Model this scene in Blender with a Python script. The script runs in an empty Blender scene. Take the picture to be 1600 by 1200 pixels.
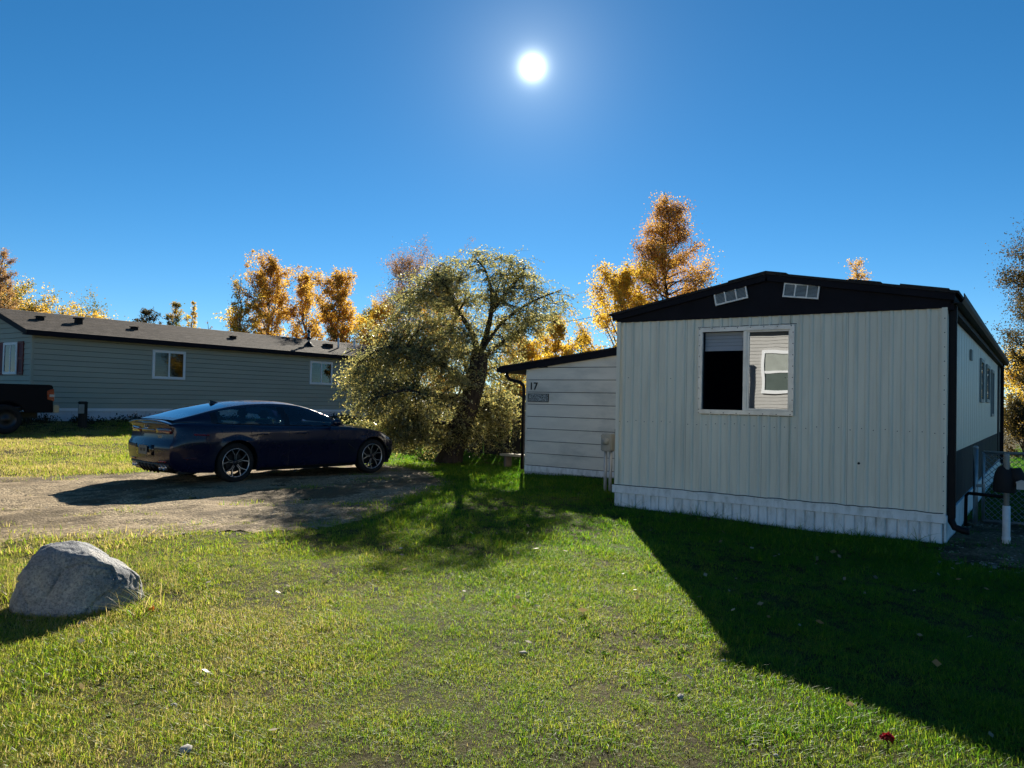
import bpy, bmesh, math, random
import numpy as np
from mathutils import Vector, Matrix, noise as mnoise

sc = bpy.context.scene
COL = sc.collection
R = math.radians
rnd = random.Random(7)

# ------------------------------------------------------------------ camera
cam_d = bpy.data.cameras.new('camera')
cam_d.sensor_width = 36.0
cam_d.lens = 36.0 * 1195.0 / 1600.0
cam_d.clip_start = 0.05
cam_d.clip_end = 3000.0
cam = bpy.data.objects.new('camera', cam_d)
COL.objects.link(cam)
_yaw, _pitch, _roll, EYE = R(34.8), R(1.3), R(1.25), 1.5
cam.matrix_world = (Matrix.Translation((0, 0, EYE)) @ Matrix.Rotation(_yaw, 4, 'Z')
                    @ Matrix.Rotation(R(90) + _pitch, 4, 'X') @ Matrix.Rotation(_roll, 4, 'Z'))
sc.camera = cam

# ------------------------------------------------------------------ light, sky, exposure
SUN_EL, SUN_AZ = 23.82, 33.77            # azimuth measured from +Y towards -X
SUN = Vector((-math.sin(R(SUN_AZ)) * math.cos(R(SUN_EL)), math.cos(R(SUN_AZ)) * math.cos(R(SUN_EL)), math.sin(R(SUN_EL))))
sun_d = bpy.data.lights.new('sun_lamp', 'SUN')
sun_d.energy = 5.0
sun_d.angle = R(0.53)
sun_d.color = (1.0, 0.93, 0.80)
sun = bpy.data.objects.new('sun_lamp', sun_d)
COL.objects.link(sun)
sun.rotation_euler = SUN.to_track_quat('Z', 'Y').to_euler()

W = bpy.data.worlds.new('World')
sc.world = W
W.use_nodes = True
nt = W.node_tree
nt.nodes.clear()
def wn(t, **k):
    n = nt.nodes.new(t)
    for a, b in k.items():
        setattr(n, a, b)
    return n
def wmath(op, a, b=None):
    n = wn('ShaderNodeMath', operation=op)
    for i, v in enumerate((a, b)):
        if v is None:
            continue
        if isinstance(v, (int, float)):
            n.inputs[i].default_value = v
        else:
            nt.links.new(v, n.inputs[i])
    return n.outputs[0]
sky = wn('ShaderNodeTexSky', sky_type='NISHITA', sun_disc=False)
sky.sun_elevation = R(SUN_EL)
sky.sun_rotation = R(-SUN_AZ)
sky.altitude = 700
sky.air_density = 0.8
sky.dust_density = 0.0
sky.ozone_density = 5.0
hsv = wn('ShaderNodeHueSaturation')
hsv.inputs['Hue'].default_value = 0.492
hsv.inputs['Saturation'].default_value = 1.19
hsv.inputs['Value'].default_value = 0.84
nt.links.new(sky.outputs[0], hsv.inputs['Color'])
# the glow of the air round the sun and the sun's own disc, in world directions
tc = wn('ShaderNodeTexCoord')
nrm = wn('ShaderNodeVectorMath', operation='NORMALIZE')
nt.links.new(tc.outputs['Generated'], nrm.inputs[0])
dp = wn('ShaderNodeVectorMath', operation='DOT_PRODUCT')
nt.links.new(nrm.outputs[0], dp.inputs[0])
dp.inputs[1].default_value = SUN
ang = wmath('ARCCOSINE', wmath('MINIMUM', dp.outputs['Value'], 0.999999))
def glow(amp, width):
    return wmath('MULTIPLY', wmath('POWER', 2.71828, wmath('MULTIPLY', ang, -1.0 / width)), amp)
disc = wmath('MULTIPLY', wmath('LESS_THAN', ang, R(0.4)), 300.0)
g_all = wmath('ADD', wmath('ADD', glow(90.0, 0.0055), glow(2.6, 0.05)), wmath('ADD', glow(0.45, 0.20), disc))
gc = wn('ShaderNodeVectorMath', operation='SCALE')
gc.inputs[0].default_value = (0.92, 1.0, 0.92)
nt.links.new(g_all, gc.inputs['Scale'])
addc = wn('ShaderNodeVectorMath', operation='ADD')
nt.links.new(hsv.outputs[0], addc.inputs[0])
nt.links.new(gc.outputs[0], addc.inputs[1])
bg = wn('ShaderNodeBackground')
bg.inputs['Strength'].default_value = 0.050
nt.links.new(addc.outputs[0], bg.inputs['Color'])
wo = wn('ShaderNodeOutputWorld')
nt.links.new(bg.outputs[0], wo.inputs['Surface'])

sc.view_settings.view_transform = 'Standard'
sc.view_settings.look = 'None'
sc.view_settings.exposure = 1.4
sc.view_settings.gamma = 1.0
sc.view_settings.use_curve_mapping = False
sc.cycles.max_bounces = 8
sc.cycles.transparent_max_bounces = 16
sc.cycles.use_denoising = True

# ------------------------------------------------------------------ helpers
def tag(o, label=None, cat=None, group=None, kind=None):
    for k, v in (('label', label), ('category', cat), ('group', group), ('kind', kind)):
        if v:
            o[k] = v
    return o

def empty(name, loc=(0, 0, 0), rz=0.0, label=None, cat=None, group=None):
    o = bpy.data.objects.new(name, None)
    o.empty_display_size = 0.2
    o.location = loc
    o.rotation_euler = (0, 0, rz)
    COL.objects.link(o)
    return tag(o, label, cat, group)

def link(name, me, parent=None, loc=(0, 0, 0), rot=(0, 0, 0)):
    o = bpy.data.objects.new(name, me)
    o.location = loc
    o.rotation_euler = rot
    COL.objects.link(o)
    if parent:
        o.parent = parent
    return o

def copy_tree(o, parent=None):
    c = o.copy()
    COL.objects.link(c)
    c.parent = parent
    for ch in list(o.children):
        copy_tree(ch, c)
    return c

class MB:
    """collects shapes that become one mesh; coordinates minus off"""
    def __init__(s, off=(0, 0, 0)):
        s.v, s.f, s.off = [], [], Vector(off)
    def add(s, vs, fs):
        b = len(s.v)
        s.v += [tuple(Vector(p) - s.off) for p in vs]
        s.f += [tuple(b + i for i in f) for f in fs]
        return s
    def box(s, x0, x1, y0, y1, z0, z1):
        vs = [(x, y, z) for x in (x0, x1) for y in (y0, y1) for z in (z0, z1)]
        return s.add(vs, [(0, 1, 3, 2), (4, 6, 7, 5), (0, 4, 5, 1), (2, 3, 7, 6), (0, 2, 6, 4), (1, 5, 7, 3)])
    def prism(s, pts, d):
        """closed polygon pts (3D, in order) extruded by vector d"""
        n = len(pts)
        d = Vector(d)
        vs = [Vector(p) for p in pts] + [Vector(p) + d for p in pts]
        fs = [tuple(range(n))[::-1], tuple(range(n, 2 * n))]
        fs += [(i, (i + 1) % n, n + (i + 1) % n, n + i) for i in range(n)]
        return s.add(vs, fs)
    def tube(s, pts, r, n=8, cap=True):
        pts = [Vector(p) for p in pts]
        rs = r if isinstance(r, (list, tuple)) else [r] * len(pts)
        rings, vs, fs = len(pts), [], []
        up = None
        for i, p in enumerate(pts):
            t = (pts[min(i + 1, rings - 1)] - pts[max(i - 1, 0)])
            if t.length < 1e-9:
                t = Vector((0, 0, 1))
            t.normalize()
            if up is None:
                a = Vector((0, 0, 1)) if abs(t.z) < 0.9 else Vector((1, 0, 0))
                up = t.cross(a).normalized()
            up = (up - t * up.dot(t))
            if up.length < 1e-6:
                up = t.orthogonal()
            up.normalize()
            w = t.cross(up)
            for k in range(n):
                a = 2 * math.pi * k / n
                vs.append(p + (up * math.cos(a) + w * math.sin(a)) * rs[i])
        for i in range(rings - 1):
            for k in range(n):
                fs.append((i * n + k, i * n + (k + 1) % n, (i + 1) * n + (k + 1) % n, (i + 1) * n + k))
        if cap:
            fs.append(tuple(range(n))[::-1])
            fs.append(tuple(range((rings - 1) * n, rings * n)))
        return s.add(vs, fs)
    def lathe(s, prof, c, axis='y', n=24):
        """prof: (radius, offset along axis)"""
        vs, fs = [], []
        c = Vector(c)
        for r, o in prof:
            for k in range(n):
                a = 2 * math.pi * k / n
                p = (r * math.cos(a), r * math.sin(a))
                if axis == 'y': q = Vector((p[0], o, p[1]))
                elif axis == 'x': q = Vector((o, p[0], p[1]))
                else: q = Vector((p[0], p[1], o))
                vs.append(c + q)
        for i in range(len(prof) - 1):
            for k in range(n):
                fs.append((i * n + k, i * n + (k + 1) % n, (i + 1) * n + (k + 1) % n, (i + 1) * n + k))
        return s.add(vs, fs)
    def mesh(s, name, mat, smooth=False, bevel=0.0, fix=True):
        me = bpy.data.meshes.new(name)
        me.from_pydata(s.v, [], s.f)
        if bevel or fix:
            bm = bmesh.new()
            bm.from_mesh(me)
            if bevel:
                bmesh.ops.remove_doubles(bm, verts=bm.verts, dist=1e-5)
                bmesh.ops.bevel(bm, geom=[e for e in bm.edges if e.is_manifold and e.calc_face_angle(0) > 0.5], offset=bevel,
                                segments=2, affect='EDGES', clamp_overlap=True)
            if fix:
                bmesh.ops.recalc_face_normals(bm, faces=bm.faces)
            bm.to_mesh(me)
            bm.free()
        me.materials.append(mat)
        if smooth:
            me.shade_smooth()
        return me
    def build(s, name, mat, parent=None, smooth=False, bevel=0.0, fix=True):
        return link(name, s.mesh(name, mat, smooth, bevel, fix), parent)

# ------------------------------------------------------------------ materials
def new_mat(name):
    m = bpy.data.materials.new(name)
    m.use_nodes = True
    t = m.node_tree
    t.nodes.clear()
    out = t.nodes.new('ShaderNodeOutputMaterial')
    return m, t, out

def N(t, typ, ins=None, **k):
    n = t.nodes.new(typ)
    for a, b in k.items():
        setattr(n, a, b)
    for a, b in (ins or {}).items():
        if isinstance(b, bpy.types.NodeSocket):
            t.links.new(b, n.inputs[a])
        else:
            n.inputs[a].default_value = b
    return n

def ramp(t, fac, stops):
    r = N(t, 'ShaderNodeValToRGB', {'Fac': fac})
    e = r.color_ramp.elements
    while len(e) < len(stops):
        e.new(0.5)
    for el, (p, c) in zip(e, stops):
        el.position = p
        el.color = (*c, 1)
    return r.outputs['Color']

def noise_tex(t, scale, detail=4, stretch=(1, 1, 1), coord='pos', rough=0.55):
    if coord == 'pos':
        c = N(t, 'ShaderNodeNewGeometry').outputs['Position']
    else:
        c = N(t, 'ShaderNodeTexCoord').outputs['Object']
    mp = N(t, 'ShaderNodeMapping', {'Vector': c, 'Scale': stretch})
    return N(t, 'ShaderNodeTexNoise', {'Vector': mp.outputs[0], 'Scale': scale, 'Detail': detail, 'Roughness': rough}).outputs['Fac']

def pmat(name, base, rough=0.6, spec=0.3, metal=0.0, var=0.12, vscale=3.0, stretch=(1, 1, 1), bump=0.0, bscale=60.0, bdist=0.004,
         coord='pos', coat=0.0, dirt=None, dscale=1.2, damt=0.3, dstretch=(1, 1, 1), bstretch=(1, 1, 1)):
    m, t, out = new_mat(name)
    n = noise_tex(t, vscale, 5, stretch, coord)
    lo = tuple(c * (1 - var) for c in base)
    hi = tuple(min(1, c * (1 + var)) for c in base)
    col = ramp(t, n, [(0.3, lo), (0.7, hi)])
    if dirt:
        d = noise_tex(t, dscale, 6, dstretch, coord, 0.65)
        f = N(t, 'ShaderNodeMapRange', {'Value': d, 'From Min': 0.48, 'From Max': 0.75, 'To Min': 0.0, 'To Max': damt}).outputs[0]
        col = N(t, 'ShaderNodeMixRGB', {'Fac': f, 'Color1': col, 'Color2': (*dirt, 1)}).outputs[0]
    b = N(t, 'ShaderNodeBsdfPrincipled', {'Base Color': col, 'Roughness': rough, 'Metallic': metal, 'Specular IOR Level': spec, 'Coat Weight': coat,
                                          'Coat Roughness': 0.04})
    if bump:
        bn = noise_tex(t, bscale, 6, bstretch, coord, 0.6)
        bp = N(t, 'ShaderNodeBump', {'Height': bn, 'Strength': bump, 'Distance': bdist})
        t.links.new(bp.outputs[0], b.inputs['Normal'])
    t.links.new(b.outputs[0], out.inputs['Surface'])
    return m

def leaf_mat(name, stops, transl=0.5, gloss=0.06, grough=0.45, tboost=1.3):
    m, t, out = new_mat(name)
    a = N(t, 'ShaderNodeAttribute', attribute_name='tint').outputs['Fac']
    col = ramp(t, a, stops)
    colt = N(t, 'ShaderNodeVectorMath', {0: col, 'Scale': tboost}, operation='SCALE').outputs[0]
    d = N(t, 'ShaderNodeBsdfDiffuse', {'Color': col})
    tr = N(t, 'ShaderNodeBsdfTranslucent', {'Color': colt})
    g = N(t, 'ShaderNodeBsdfGlossy', {'Color': (1, 1, 1, 1), 'Roughness': grough})
    mx = N(t, 'ShaderNodeMixShader', {0: transl, 1: d.outputs[0], 2: tr.outputs[0]})
    mg = N(t, 'ShaderNodeMixShader', {0: gloss, 1: mx.outputs[0], 2: g.outputs[0]})
    t.links.new(mg.outputs[0], out.inputs['Surface'])
    return m

def grass_mat(name, dry=0.0, gloss=0.018, boost=2.3):
    """blade colour from place (patches of green, yellow and straw) and from the blade itself"""
    m, t, out = new_mat(name)
    big = noise_tex(t, 0.55, 4)
    mid = noise_tex(t, 2.6, 4)
    a = N(t, 'ShaderNodeAttribute', attribute_name='tint').outputs['Fac']
    pos = N(t, 'ShaderNodeSeparateXYZ', {0: N(t, 'ShaderNodeNewGeometry').outputs['Position']})
    # the yard is drier towards the street and the drive (low y, low x)
    s1 = N(t, 'ShaderNodeMath', {0: pos.outputs[1], 1: -0.085}, operation='MULTIPLY').outputs[0]
    s2 = N(t, 'ShaderNodeMath', {0: pos.outputs[0], 1: -0.05}, operation='MULTIPLY').outputs[0]
    s = N(t, 'ShaderNodeMath', {0: s1, 1: s2}, operation='ADD').outputs[0]
    s = N(t, 'ShaderNodeMath', {0: s, 1: N(t, 'ShaderNodeMath', {0: big, 1: 1.1}, operation='MULTIPLY').outputs[0]}, operation='ADD').outputs[0]
    s = N(t, 'ShaderNodeMath', {0: s, 1: N(t, 'ShaderNodeMath', {0: mid, 1: 0.5}, operation='MULTIPLY').outputs[0]}, operation='ADD').outputs[0]
    s = N(t, 'ShaderNodeMath', {0: s, 1: N(t, 'ShaderNodeMath', {0: a, 1: 0.85}, operation='MULTIPLY').outputs[0]}, operation='ADD').outputs[0]
    s = N(t, 'ShaderNodeMath', {0: s, 1: dry - 0.60}, operation='ADD').outputs[0]
    col = ramp(t, s, [(0.0, (0.036, 0.110, 0.004)), (0.32, (0.105, 0.185, 0.008)), (0.66, (0.190, 0.220, 0.014)), (0.86, (0.225, 0.200, 0.038)), (1.0, (0.29, 0.23, 0.09))])
    colt = N(t, 'ShaderNodeVectorMath', {0: col, 'Scale': boost}, operation='SCALE').outputs[0]
    d = N(t, 'ShaderNodeBsdfDiffuse', {'Color': col})
    tr = N(t, 'ShaderNodeBsdfTranslucent', {'Color': colt})
    g = N(t, 'ShaderNodeBsdfGlossy', {'Color': (1, 1, 1, 1), 'Roughness': 0.42})
    mx = N(t, 'ShaderNodeMixShader', {0: 0.5, 1: d.outputs[0], 2: tr.outputs[0]})
    mg = N(t, 'ShaderNodeMixShader', {0: gloss, 1: mx.outputs[0], 2: g.outputs[0]})
    t.links.new(mg.outputs[0], out.inputs['Surface'])
    return m

def glass_mat(name, tint=(0.3, 0.4, 0.42), refl=0.12, rough=0.01, wobble=0.0):
    """thin pane: looks through with a tint, mirrors more at a slant"""
    m, t, out = new_mat(name)
    tr = N(t, 'ShaderNodeBsdfTransparent', {'Color': (*tint, 1)})
    g = N(t, 'ShaderNodeBsdfGlossy', {'Color': (0.95, 0.97, 1, 1), 'Roughness': rough})
    fr = N(t, 'ShaderNodeFresnel', {'IOR': 1.5}).outputs[0]
    f = N(t, 'ShaderNodeMath', {0: fr, 1: refl}, operation='ADD', use_clamp=True).outputs[0]
    if wobble:
        bp = N(t, 'ShaderNodeBump', {'Height': noise_tex(t, 2.5, 1), 'Strength': 1.0, 'Distance': wobble})
        t.links.new(bp.outputs[0], g.inputs['Normal'])
    mx = N(t, 'ShaderNodeMixShader', {0: f, 1: tr.outputs[0], 2: g.outputs[0]})
    t.links.new(mx.outputs[0], out.inputs['Surface'])
    return m

MAT = {
    'white_metal': pmat('white_metal', (0.80, 0.735, 0.605), 0.45, 0.35, var=0.06, vscale=1.5, stretch=(4, 4, 0.5), bump=0.25, bscale=160, bdist=0.001,
                        dirt=(0.26, 0.24, 0.18), dscale=2.4, damt=0.28, dstretch=(5, 5, 0.30)),
    'white_trim': pmat('white_trim', (0.66, 0.67, 0.66), 0.5, 0.35, var=0.06, vscale=2.0, dirt=(0.28, 0.27, 0.22), dscale=3.0, damt=0.35, bump=0.15, bscale=90, bdist=0.001),
    'skirt_white': pmat('skirt_white', (0.78, 0.79, 0.79), 0.55, 0.3, var=0.08, vscale=4.0, stretch=(3, 3, 0.6), dirt=(0.20, 0.22, 0.17), dscale=5, damt=0.55, dstretch=(2, 2, 0.7)),
    'shed_white': pmat('shed_white', (0.74, 0.695, 0.60), 0.7, 0.25, var=0.07, vscale=2.2, stretch=(0.6, 1, 3), dirt=(0.22, 0.25, 0.24), dscale=1.6, damt=0.45,
                       dstretch=(0.6, 1, 1.6), bump=0.3, bscale=50, bdist=0.002, bstretch=(0.15, 1, 3)),
    'dark_brown': pmat('dark_brown', (0.007, 0.006, 0.010), 0.65, 0.15, var=0.25, vscale=4.0, bump=0.2, bscale=90, bdist=0.001),
    'dark_roof': pmat('dark_roof', (0.03, 0.026, 0.026), 0.85, 0.2, var=0.35, vscale=9.0, bump=0.8, bscale=140, bdist=0.004),
    'black_metal': pmat('black_metal', (0.007, 0.007, 0.009), 0.6, 0.2, var=0.2, vscale=4),
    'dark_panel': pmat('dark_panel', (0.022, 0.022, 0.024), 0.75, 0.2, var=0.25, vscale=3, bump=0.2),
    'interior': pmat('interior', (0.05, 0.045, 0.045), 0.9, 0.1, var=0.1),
    'blind': pmat('blind', (0.78, 0.80, 0.82), 0.8, 0.2, var=0.05),
    'alu': pmat('alu', (0.60, 0.60, 0.57), 0.38, 0.5, metal=0.35, var=0.08, vscale=8, dirt=(0.25, 0.24, 0.2), dscale=9, damt=0.4),
    'grey_siding': pmat('grey_siding', (0.33, 0.335, 0.27), 0.6, 0.3, var=0.06, vscale=1.2, stretch=(1, 0.4, 2), bump=0.15, bscale=80, bdist=0.001),
    'vinyl_white': pmat('vinyl_white', (0.70, 0.71, 0.72), 0.45, 0.4, var=0.04),
    'shutter': pmat('shutter', (0.12, 0.018, 0.016), 0.55, 0.3, var=0.1),
    'far_skirt': pmat('far_skirt', (0.55, 0.58, 0.62), 0.7, 0.2, var=0.1, vscale=2, dirt=(0.2, 0.2, 0.2), dscale=2, damt=0.4),
    'galv': pmat('galv', (0.30, 0.31, 0.32), 0.4, 0.5, metal=0.7, var=0.15, vscale=12),
    'conduit': pmat('conduit', (0.42, 0.43, 0.43), 0.5, 0.4, metal=0.2, var=0.1, vscale=6),
    'meter_grey': pmat('meter_grey', (0.27, 0.28, 0.26), 0.5, 0.4, var=0.12, vscale=7, dirt=(0.12, 0.1, 0.07), dscale=7, damt=0.4),
    'wood_grey': pmat('wood_grey', (0.13, 0.11, 0.09), 0.85, 0.15, var=0.3, vscale=4, stretch=(6, 6, 0.5), bump=0.4, bscale=40, bdist=0.003),
    'wood_dark': pmat('wood_dark', (0.035, 0.030, 0.026), 0.85, 0.15, var=0.3, vscale=4, stretch=(6, 6, 0.6), bump=0.4, bscale=40, bdist=0.003),
    'pvc': pmat('pvc', (0.74, 0.75, 0.76), 0.4, 0.4, var=0.05, vscale=6, dirt=(0.3, 0.28, 0.22), dscale=8, damt=0.35),
    'ink': pmat('ink', (0.012, 0.012, 0.014), 0.5, 0.3, var=0.1),
    'bark_dark': pmat('bark_dark', (0.045, 0.036, 0.030), 0.95, 0.1, var=0.4, vscale=6, stretch=(3, 3, 0.6), bump=1.0, bscale=14, bdist=0.03, bstretch=(3, 3, 0.7)),
    'bark_grey': pmat('bark_grey', (0.12, 0.10, 0.085), 0.95, 0.1, var=0.3, vscale=4, stretch=(1, 1, 3), bump=0.6, bscale=12, bdist=0.02, coord='obj'),
    'beige': pmat('beige', (0.43, 0.425, 0.41), 0.7, 0.2, var=0.05),
}

# ------------------------------------------------------------------ ground
def sstep(a, b, x):
    t = np.clip((np.asarray(x, float) - a) / (b - a), 0, 1)
    return t * t * (3 - 2 * t)
def gz(x, y):
    """height of the yard: a low rise under the grey house, a slight swell beside the white one"""
    x = np.asarray(x, float); y = np.asarray(y, float)
    z = 0.25 * sstep(-14.5, -22.0, x) + 0.32 * sstep(-23.6, -26.2, x) + 0.075 * sstep(-1.2, -5.0, x) * sstep(5.5, 9.5, y) * sstep(-9, -6.5, x)
    far = sstep(60, 25, np.hypot(x, y))
    z = z + far * (0.018 * np.sin(x * 1.1 + 0.6 * y) * np.cos(y * 0.9 - 0.3 * x) + 0.010 * np.sin(x * 2.7 - y * 2.1))
    return z
def G(x, y):
    return float(gz(x, y))

def poly_sd(poly, x, y):
    """signed distance to polygon, positive inside"""
    px = np.array(poly, float)
    d = np.full(x.shape, 1e9)
    ins = np.zeros(x.shape, bool)
    n = len(px)
    for i in range(n):
        a, b = px[i], px[(i + 1) % n]
        e = b - a
        t = np.clip(((x - a[0]) * e[0] + (y - a[1]) * e[1]) / (e @ e), 0, 1)
        d = np.minimum(d, np.hypot(x - a[0] - t * e[0], y - a[1] - t * e[1]))
        c = ((a[1] > y) != (b[1] > y)) & (x < (b[0] - a[0]) * (y - a[1]) / (b[1] - a[1] + 1e-12) + a[0])
        ins ^= c
    return np.where(ins, d, -d)
def fnoise(x, y, s, seed=0):
    """cheap smooth noise from a few waves"""
    r = np.random.RandomState(seed)
    o = np.zeros(np.shape(x))
    for k in range(7):
        a, f, p = r.uniform(0, 6.28), s * r.uniform(0.6, 2.2), r.uniform(0, 6.28)
        o = o + np.sin((x * math.cos(a) + y * math.sin(a)) * f + p) / 7 ** 0.5
    return o

DRIVE = [(-8.3, -6), (-8.2, 1), (-8.3, 3.4), (-7.6, 4.6), (-6.9, 5.2), (-7.1, 7.0), (-8.0, 9.2), (-8.9, 10.9), (-10.4, 12.2), (-13.0, 12.3), (-13.6, 10),
         (-13.9, 7.9), (-14.9, 5.8), (-16.2, 3), (-17, -6)]
PATH = [(-0.86, 8.9), (1.6, 8.3), (2.2, 10.6), (0.6, 12.6), (-0.86, 12.6)]

def axis_pts(lo, hi, c0, c1, fine, grow=1.16):
    a = list(np.arange(c0, c1 + 1e-6, fine))
    s, p = fine, c1
    while p < hi:
        s *= grow; p += s; a.append(p)
    s, p = fine, c0
    while p > lo:
        s *= grow; p -= s; a.insert(0, p)
    return np.array(a)
def grid_mesh(name, xs, ys, zf, keep=None):
    X, Y = np.meshgrid(xs, ys)
    nx = len(xs)
    Z = zf(X, Y)
    co = np.stack([X.ravel(), Y.ravel(), Z.ravel()], 1)
    i = np.arange(len(ys) - 1)[:, None] * nx + np.arange(nx - 1)[None, :]
    if keep is not None:
        XC = (X[:-1, :-1] + X[1:, 1:]) / 2; YC = (Y[:-1, :-1] + Y[1:, 1:]) / 2
        i = i[keep(XC, YC)]
    i = i.ravel()
    f = np.stack([i, i + 1, i + nx + 1, i + nx], 1)
    used = np.unique(f)
    mp = np.full(len(co), -1); mp[used] = np.arange(len(used))
    return raw_mesh(name, co[used], mp[f])
def raw_mesh(name, co, f):
    me = bpy.data.meshes.new(name)
    k = f.shape[1]
    me.vertices.add(len(co)); me.loops.add(f.size); me.polygons.add(len(f))
    me.vertices.foreach_set('co', np.asarray(co, np.float32).ravel())
    me.loops.foreach_set('vertex_index', f.astype(np.int32).ravel())
    me.polygons.foreach_set('loop_start', np.arange(0, f.size, k, dtype=np.int32))
    me.update(calc_edges=True)
    return me

def ground_mat():
    m, t, out = new_mat('ground')
    n1 = noise_tex(t, 0.7, 5); n2 = noise_tex(t, 9, 6)
    col = ramp(t, n1, [(0.3, (0.040, 0.042, 0.012)), (0.7, (0.085, 0.066, 0.028))])
    c2 = ramp(t, n2, [(0.35, (0.6, 0.6, 0.6)), (0.65, (1.35, 1.3, 1.2))])
    col = N(t, 'ShaderNodeMixRGB', {'Fac': 1.0, 'Color1': col, 'Color2': c2}, blend_type='MULTIPLY').outputs[0]
    b = N(t, 'ShaderNodeBsdfPrincipled', {'Base Color': col, 'Roughness': 0.95, 'Specular IOR Level': 0.1})
    bp = N(t, 'ShaderNodeBump', {'Height': noise_tex(t, 22, 8, rough=0.7), 'Strength': 1.0, 'Distance': 0.05})
    t.links.new(bp.outputs[0], b.inputs['Normal'])
    t.links.new(b.outputs[0], out.inputs['Surface'])
    return m
def gravel_mat(name, k=1.0):
    m, t, out = new_mat(name)
    pos = N(t, 'ShaderNodeNewGeometry').outputs['Position']
    v = N(t, 'ShaderNodeTexVoronoi', {'Vector': pos, 'Scale': 42.0, 'Randomness': 1.0})
    cell = N(t, 'ShaderNodeSeparateColor', {0: v.outputs['Color']}).outputs[0]
    col = ramp(t, cell, [(0.0, (0.09 * k, 0.075 * k, 0.052 * k)), (0.5, (0.25 * k, 0.205 * k, 0.14 * k)), (1.0, (0.50 * k, 0.42 * k, 0.30 * k))])
    dust = noise_tex(t, 1.3, 6, rough=0.7)
    f = N(t, 'ShaderNodeMapRange', {'Value': dust, 'From Min': 0.42, 'From Max': 0.62, 'To Max': 0.75}).outputs[0]
    col = N(t, 'ShaderNodeMixRGB', {'Fac': f, 'Color1': col, 'Color2': (0.27 * k, 0.215 * k, 0.145 * k, 1)}).outputs[0]
    soil = noise_tex(t, 0.9, 7, (1, 0.6, 1), rough=0.72)
    f2 = N(t, 'ShaderNodeMapRange', {'Value': soil, 'From Min': 0.47, 'From Max': 0.56, 'To Max': 0.85}).outputs[0]
    col = N(t, 'ShaderNodeMixRGB', {'Fac': f2, 'Color1': col, 'Color2': (0.085 * k, 0.066 * k, 0.040 * k, 1)}).outputs[0]
    col = N(t, 'ShaderNodeMixRGB', {'Fac': 1.0, 'Color1': col, 'Color2': (1.06, 0.98, 0.85, 1)}, blend_type='MULTIPLY').outputs[0]
    b = N(t, 'ShaderNodeBsdfPrincipled', {'Base Color': col, 'Roughness': 0.92, 'Specular IOR Level': 0.1})
    h = N(t, 'ShaderNodeMath', {0: 1.0, 1: v.outputs['Distance']}, operation='SUBTRACT').outputs[0]
    b1 = N(t, 'ShaderNodeBump', {'Height': h, 'Strength': 0.8, 'Distance': 0.012})
    b2 = N(t, 'ShaderNodeBump', {'Height': noise_tex(t, 5, 8, rough=0.65), 'Strength': 0.8, 'Distance': 0.05, 'Normal': b1.outputs[0]})
    t.links.new(b2.outputs[0], b.inputs['Normal'])
    t.links.new(b.outputs[0], out.inputs['Surface'])
    return m
MAT['ground'] = ground_mat()
MAT['gravel'] = gravel_mat('gravel')
MAT['gravel_dark'] = gravel_mat('gravel_dark', 0.5)

xs = axis_pts(-900, 900, -32, 6, 0.3)
ys = axis_pts(-900, 900, -2, 34, 0.3)
gm = grid_mesh('ground', xs, ys, gz); gm.materials.append(MAT['ground']); gm.shade_smooth()
tag(link('ground', gm), kind='structure')
def drive_keep(x, y): return poly_sd(DRIVE, x, y) + 0.22 * fnoise(x, y, 3.0, 3) + 0.1 * fnoise(x, y, 9.0, 4) > 0
def drive_z(x, y):
    e = sstep(0.0, 0.5, poly_sd(DRIVE, x, y))
    return gz(x, y) + 0.004 + e * (0.012 * (1 + fnoise(x, y, 3.5, 8)) + 0.008 * (1 + fnoise(x, y, 14, 9)))
dm = grid_mesh('gravel_driveway', np.arange(-17.5, -6, 0.08), np.arange(-6, 13, 0.08), drive_z, drive_keep)
dm.materials.append(MAT['gravel']); dm.shade_smooth()
tag(link('gravel_driveway', dm), kind='structure')
pm = grid_mesh('gravel_path', np.arange(-0.86, 2.3, 0.06), np.arange(8.2, 12.7, 0.06), lambda x, y: gz(x, y) + 0.012 + 0.006 * fnoise(x, y, 12, 5),
               lambda x, y: poly_sd(PATH, x, y) + 0.12 * fnoise(x, y, 5, 6) > 0)
pm.materials.append(MAT['gravel_dark']); pm.shade_smooth()
tag(link('gravel_path', pm), kind='structure')

# ------------------------------------------------------------------ the white mobile home on the right
MAT['film_glass'] = glass_mat('film_glass', (0.10, 0.12, 0.12), 0.24, 0.004, wobble=0.0005)
MAT['far_glass'] = glass_mat('far_glass', (0.30, 0.40, 0.42), 0.03, 0.01)
def screen_mat():
    m, t, out = new_mat('insect_screen')
    a = N(t, 'ShaderNodeBsdfTransparent', {'Color': (0.85, 0.85, 0.88, 1)})
    b = N(t, 'ShaderNodeBsdfDiffuse', {'Color': (0.006, 0.006, 0.012, 1)})
    mx = N(t, 'ShaderNodeMixShader', {0: 0.2, 1: a.outputs[0], 2: b.outputs[0]})
    t.links.new(mx.outputs[0], out.inputs['Surface'])
    return m
MAT['screen'] = screen_mat()

HX0, HX1, HY0, HY1 = -4.94, -0.90, 9.75, 23.2
HO = (-2.92, 9.75, 0.0)
home = empty('mobile_home', HO, 0, 'white corrugated mobile home with dark gable and a sliding window facing the lawn', 'mobile home')
def hb(): return MB(HO)
WX0, WX1, WZ0, WZ1 = -3.70, -2.58, 1.45, 2.47      # window opening
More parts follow.
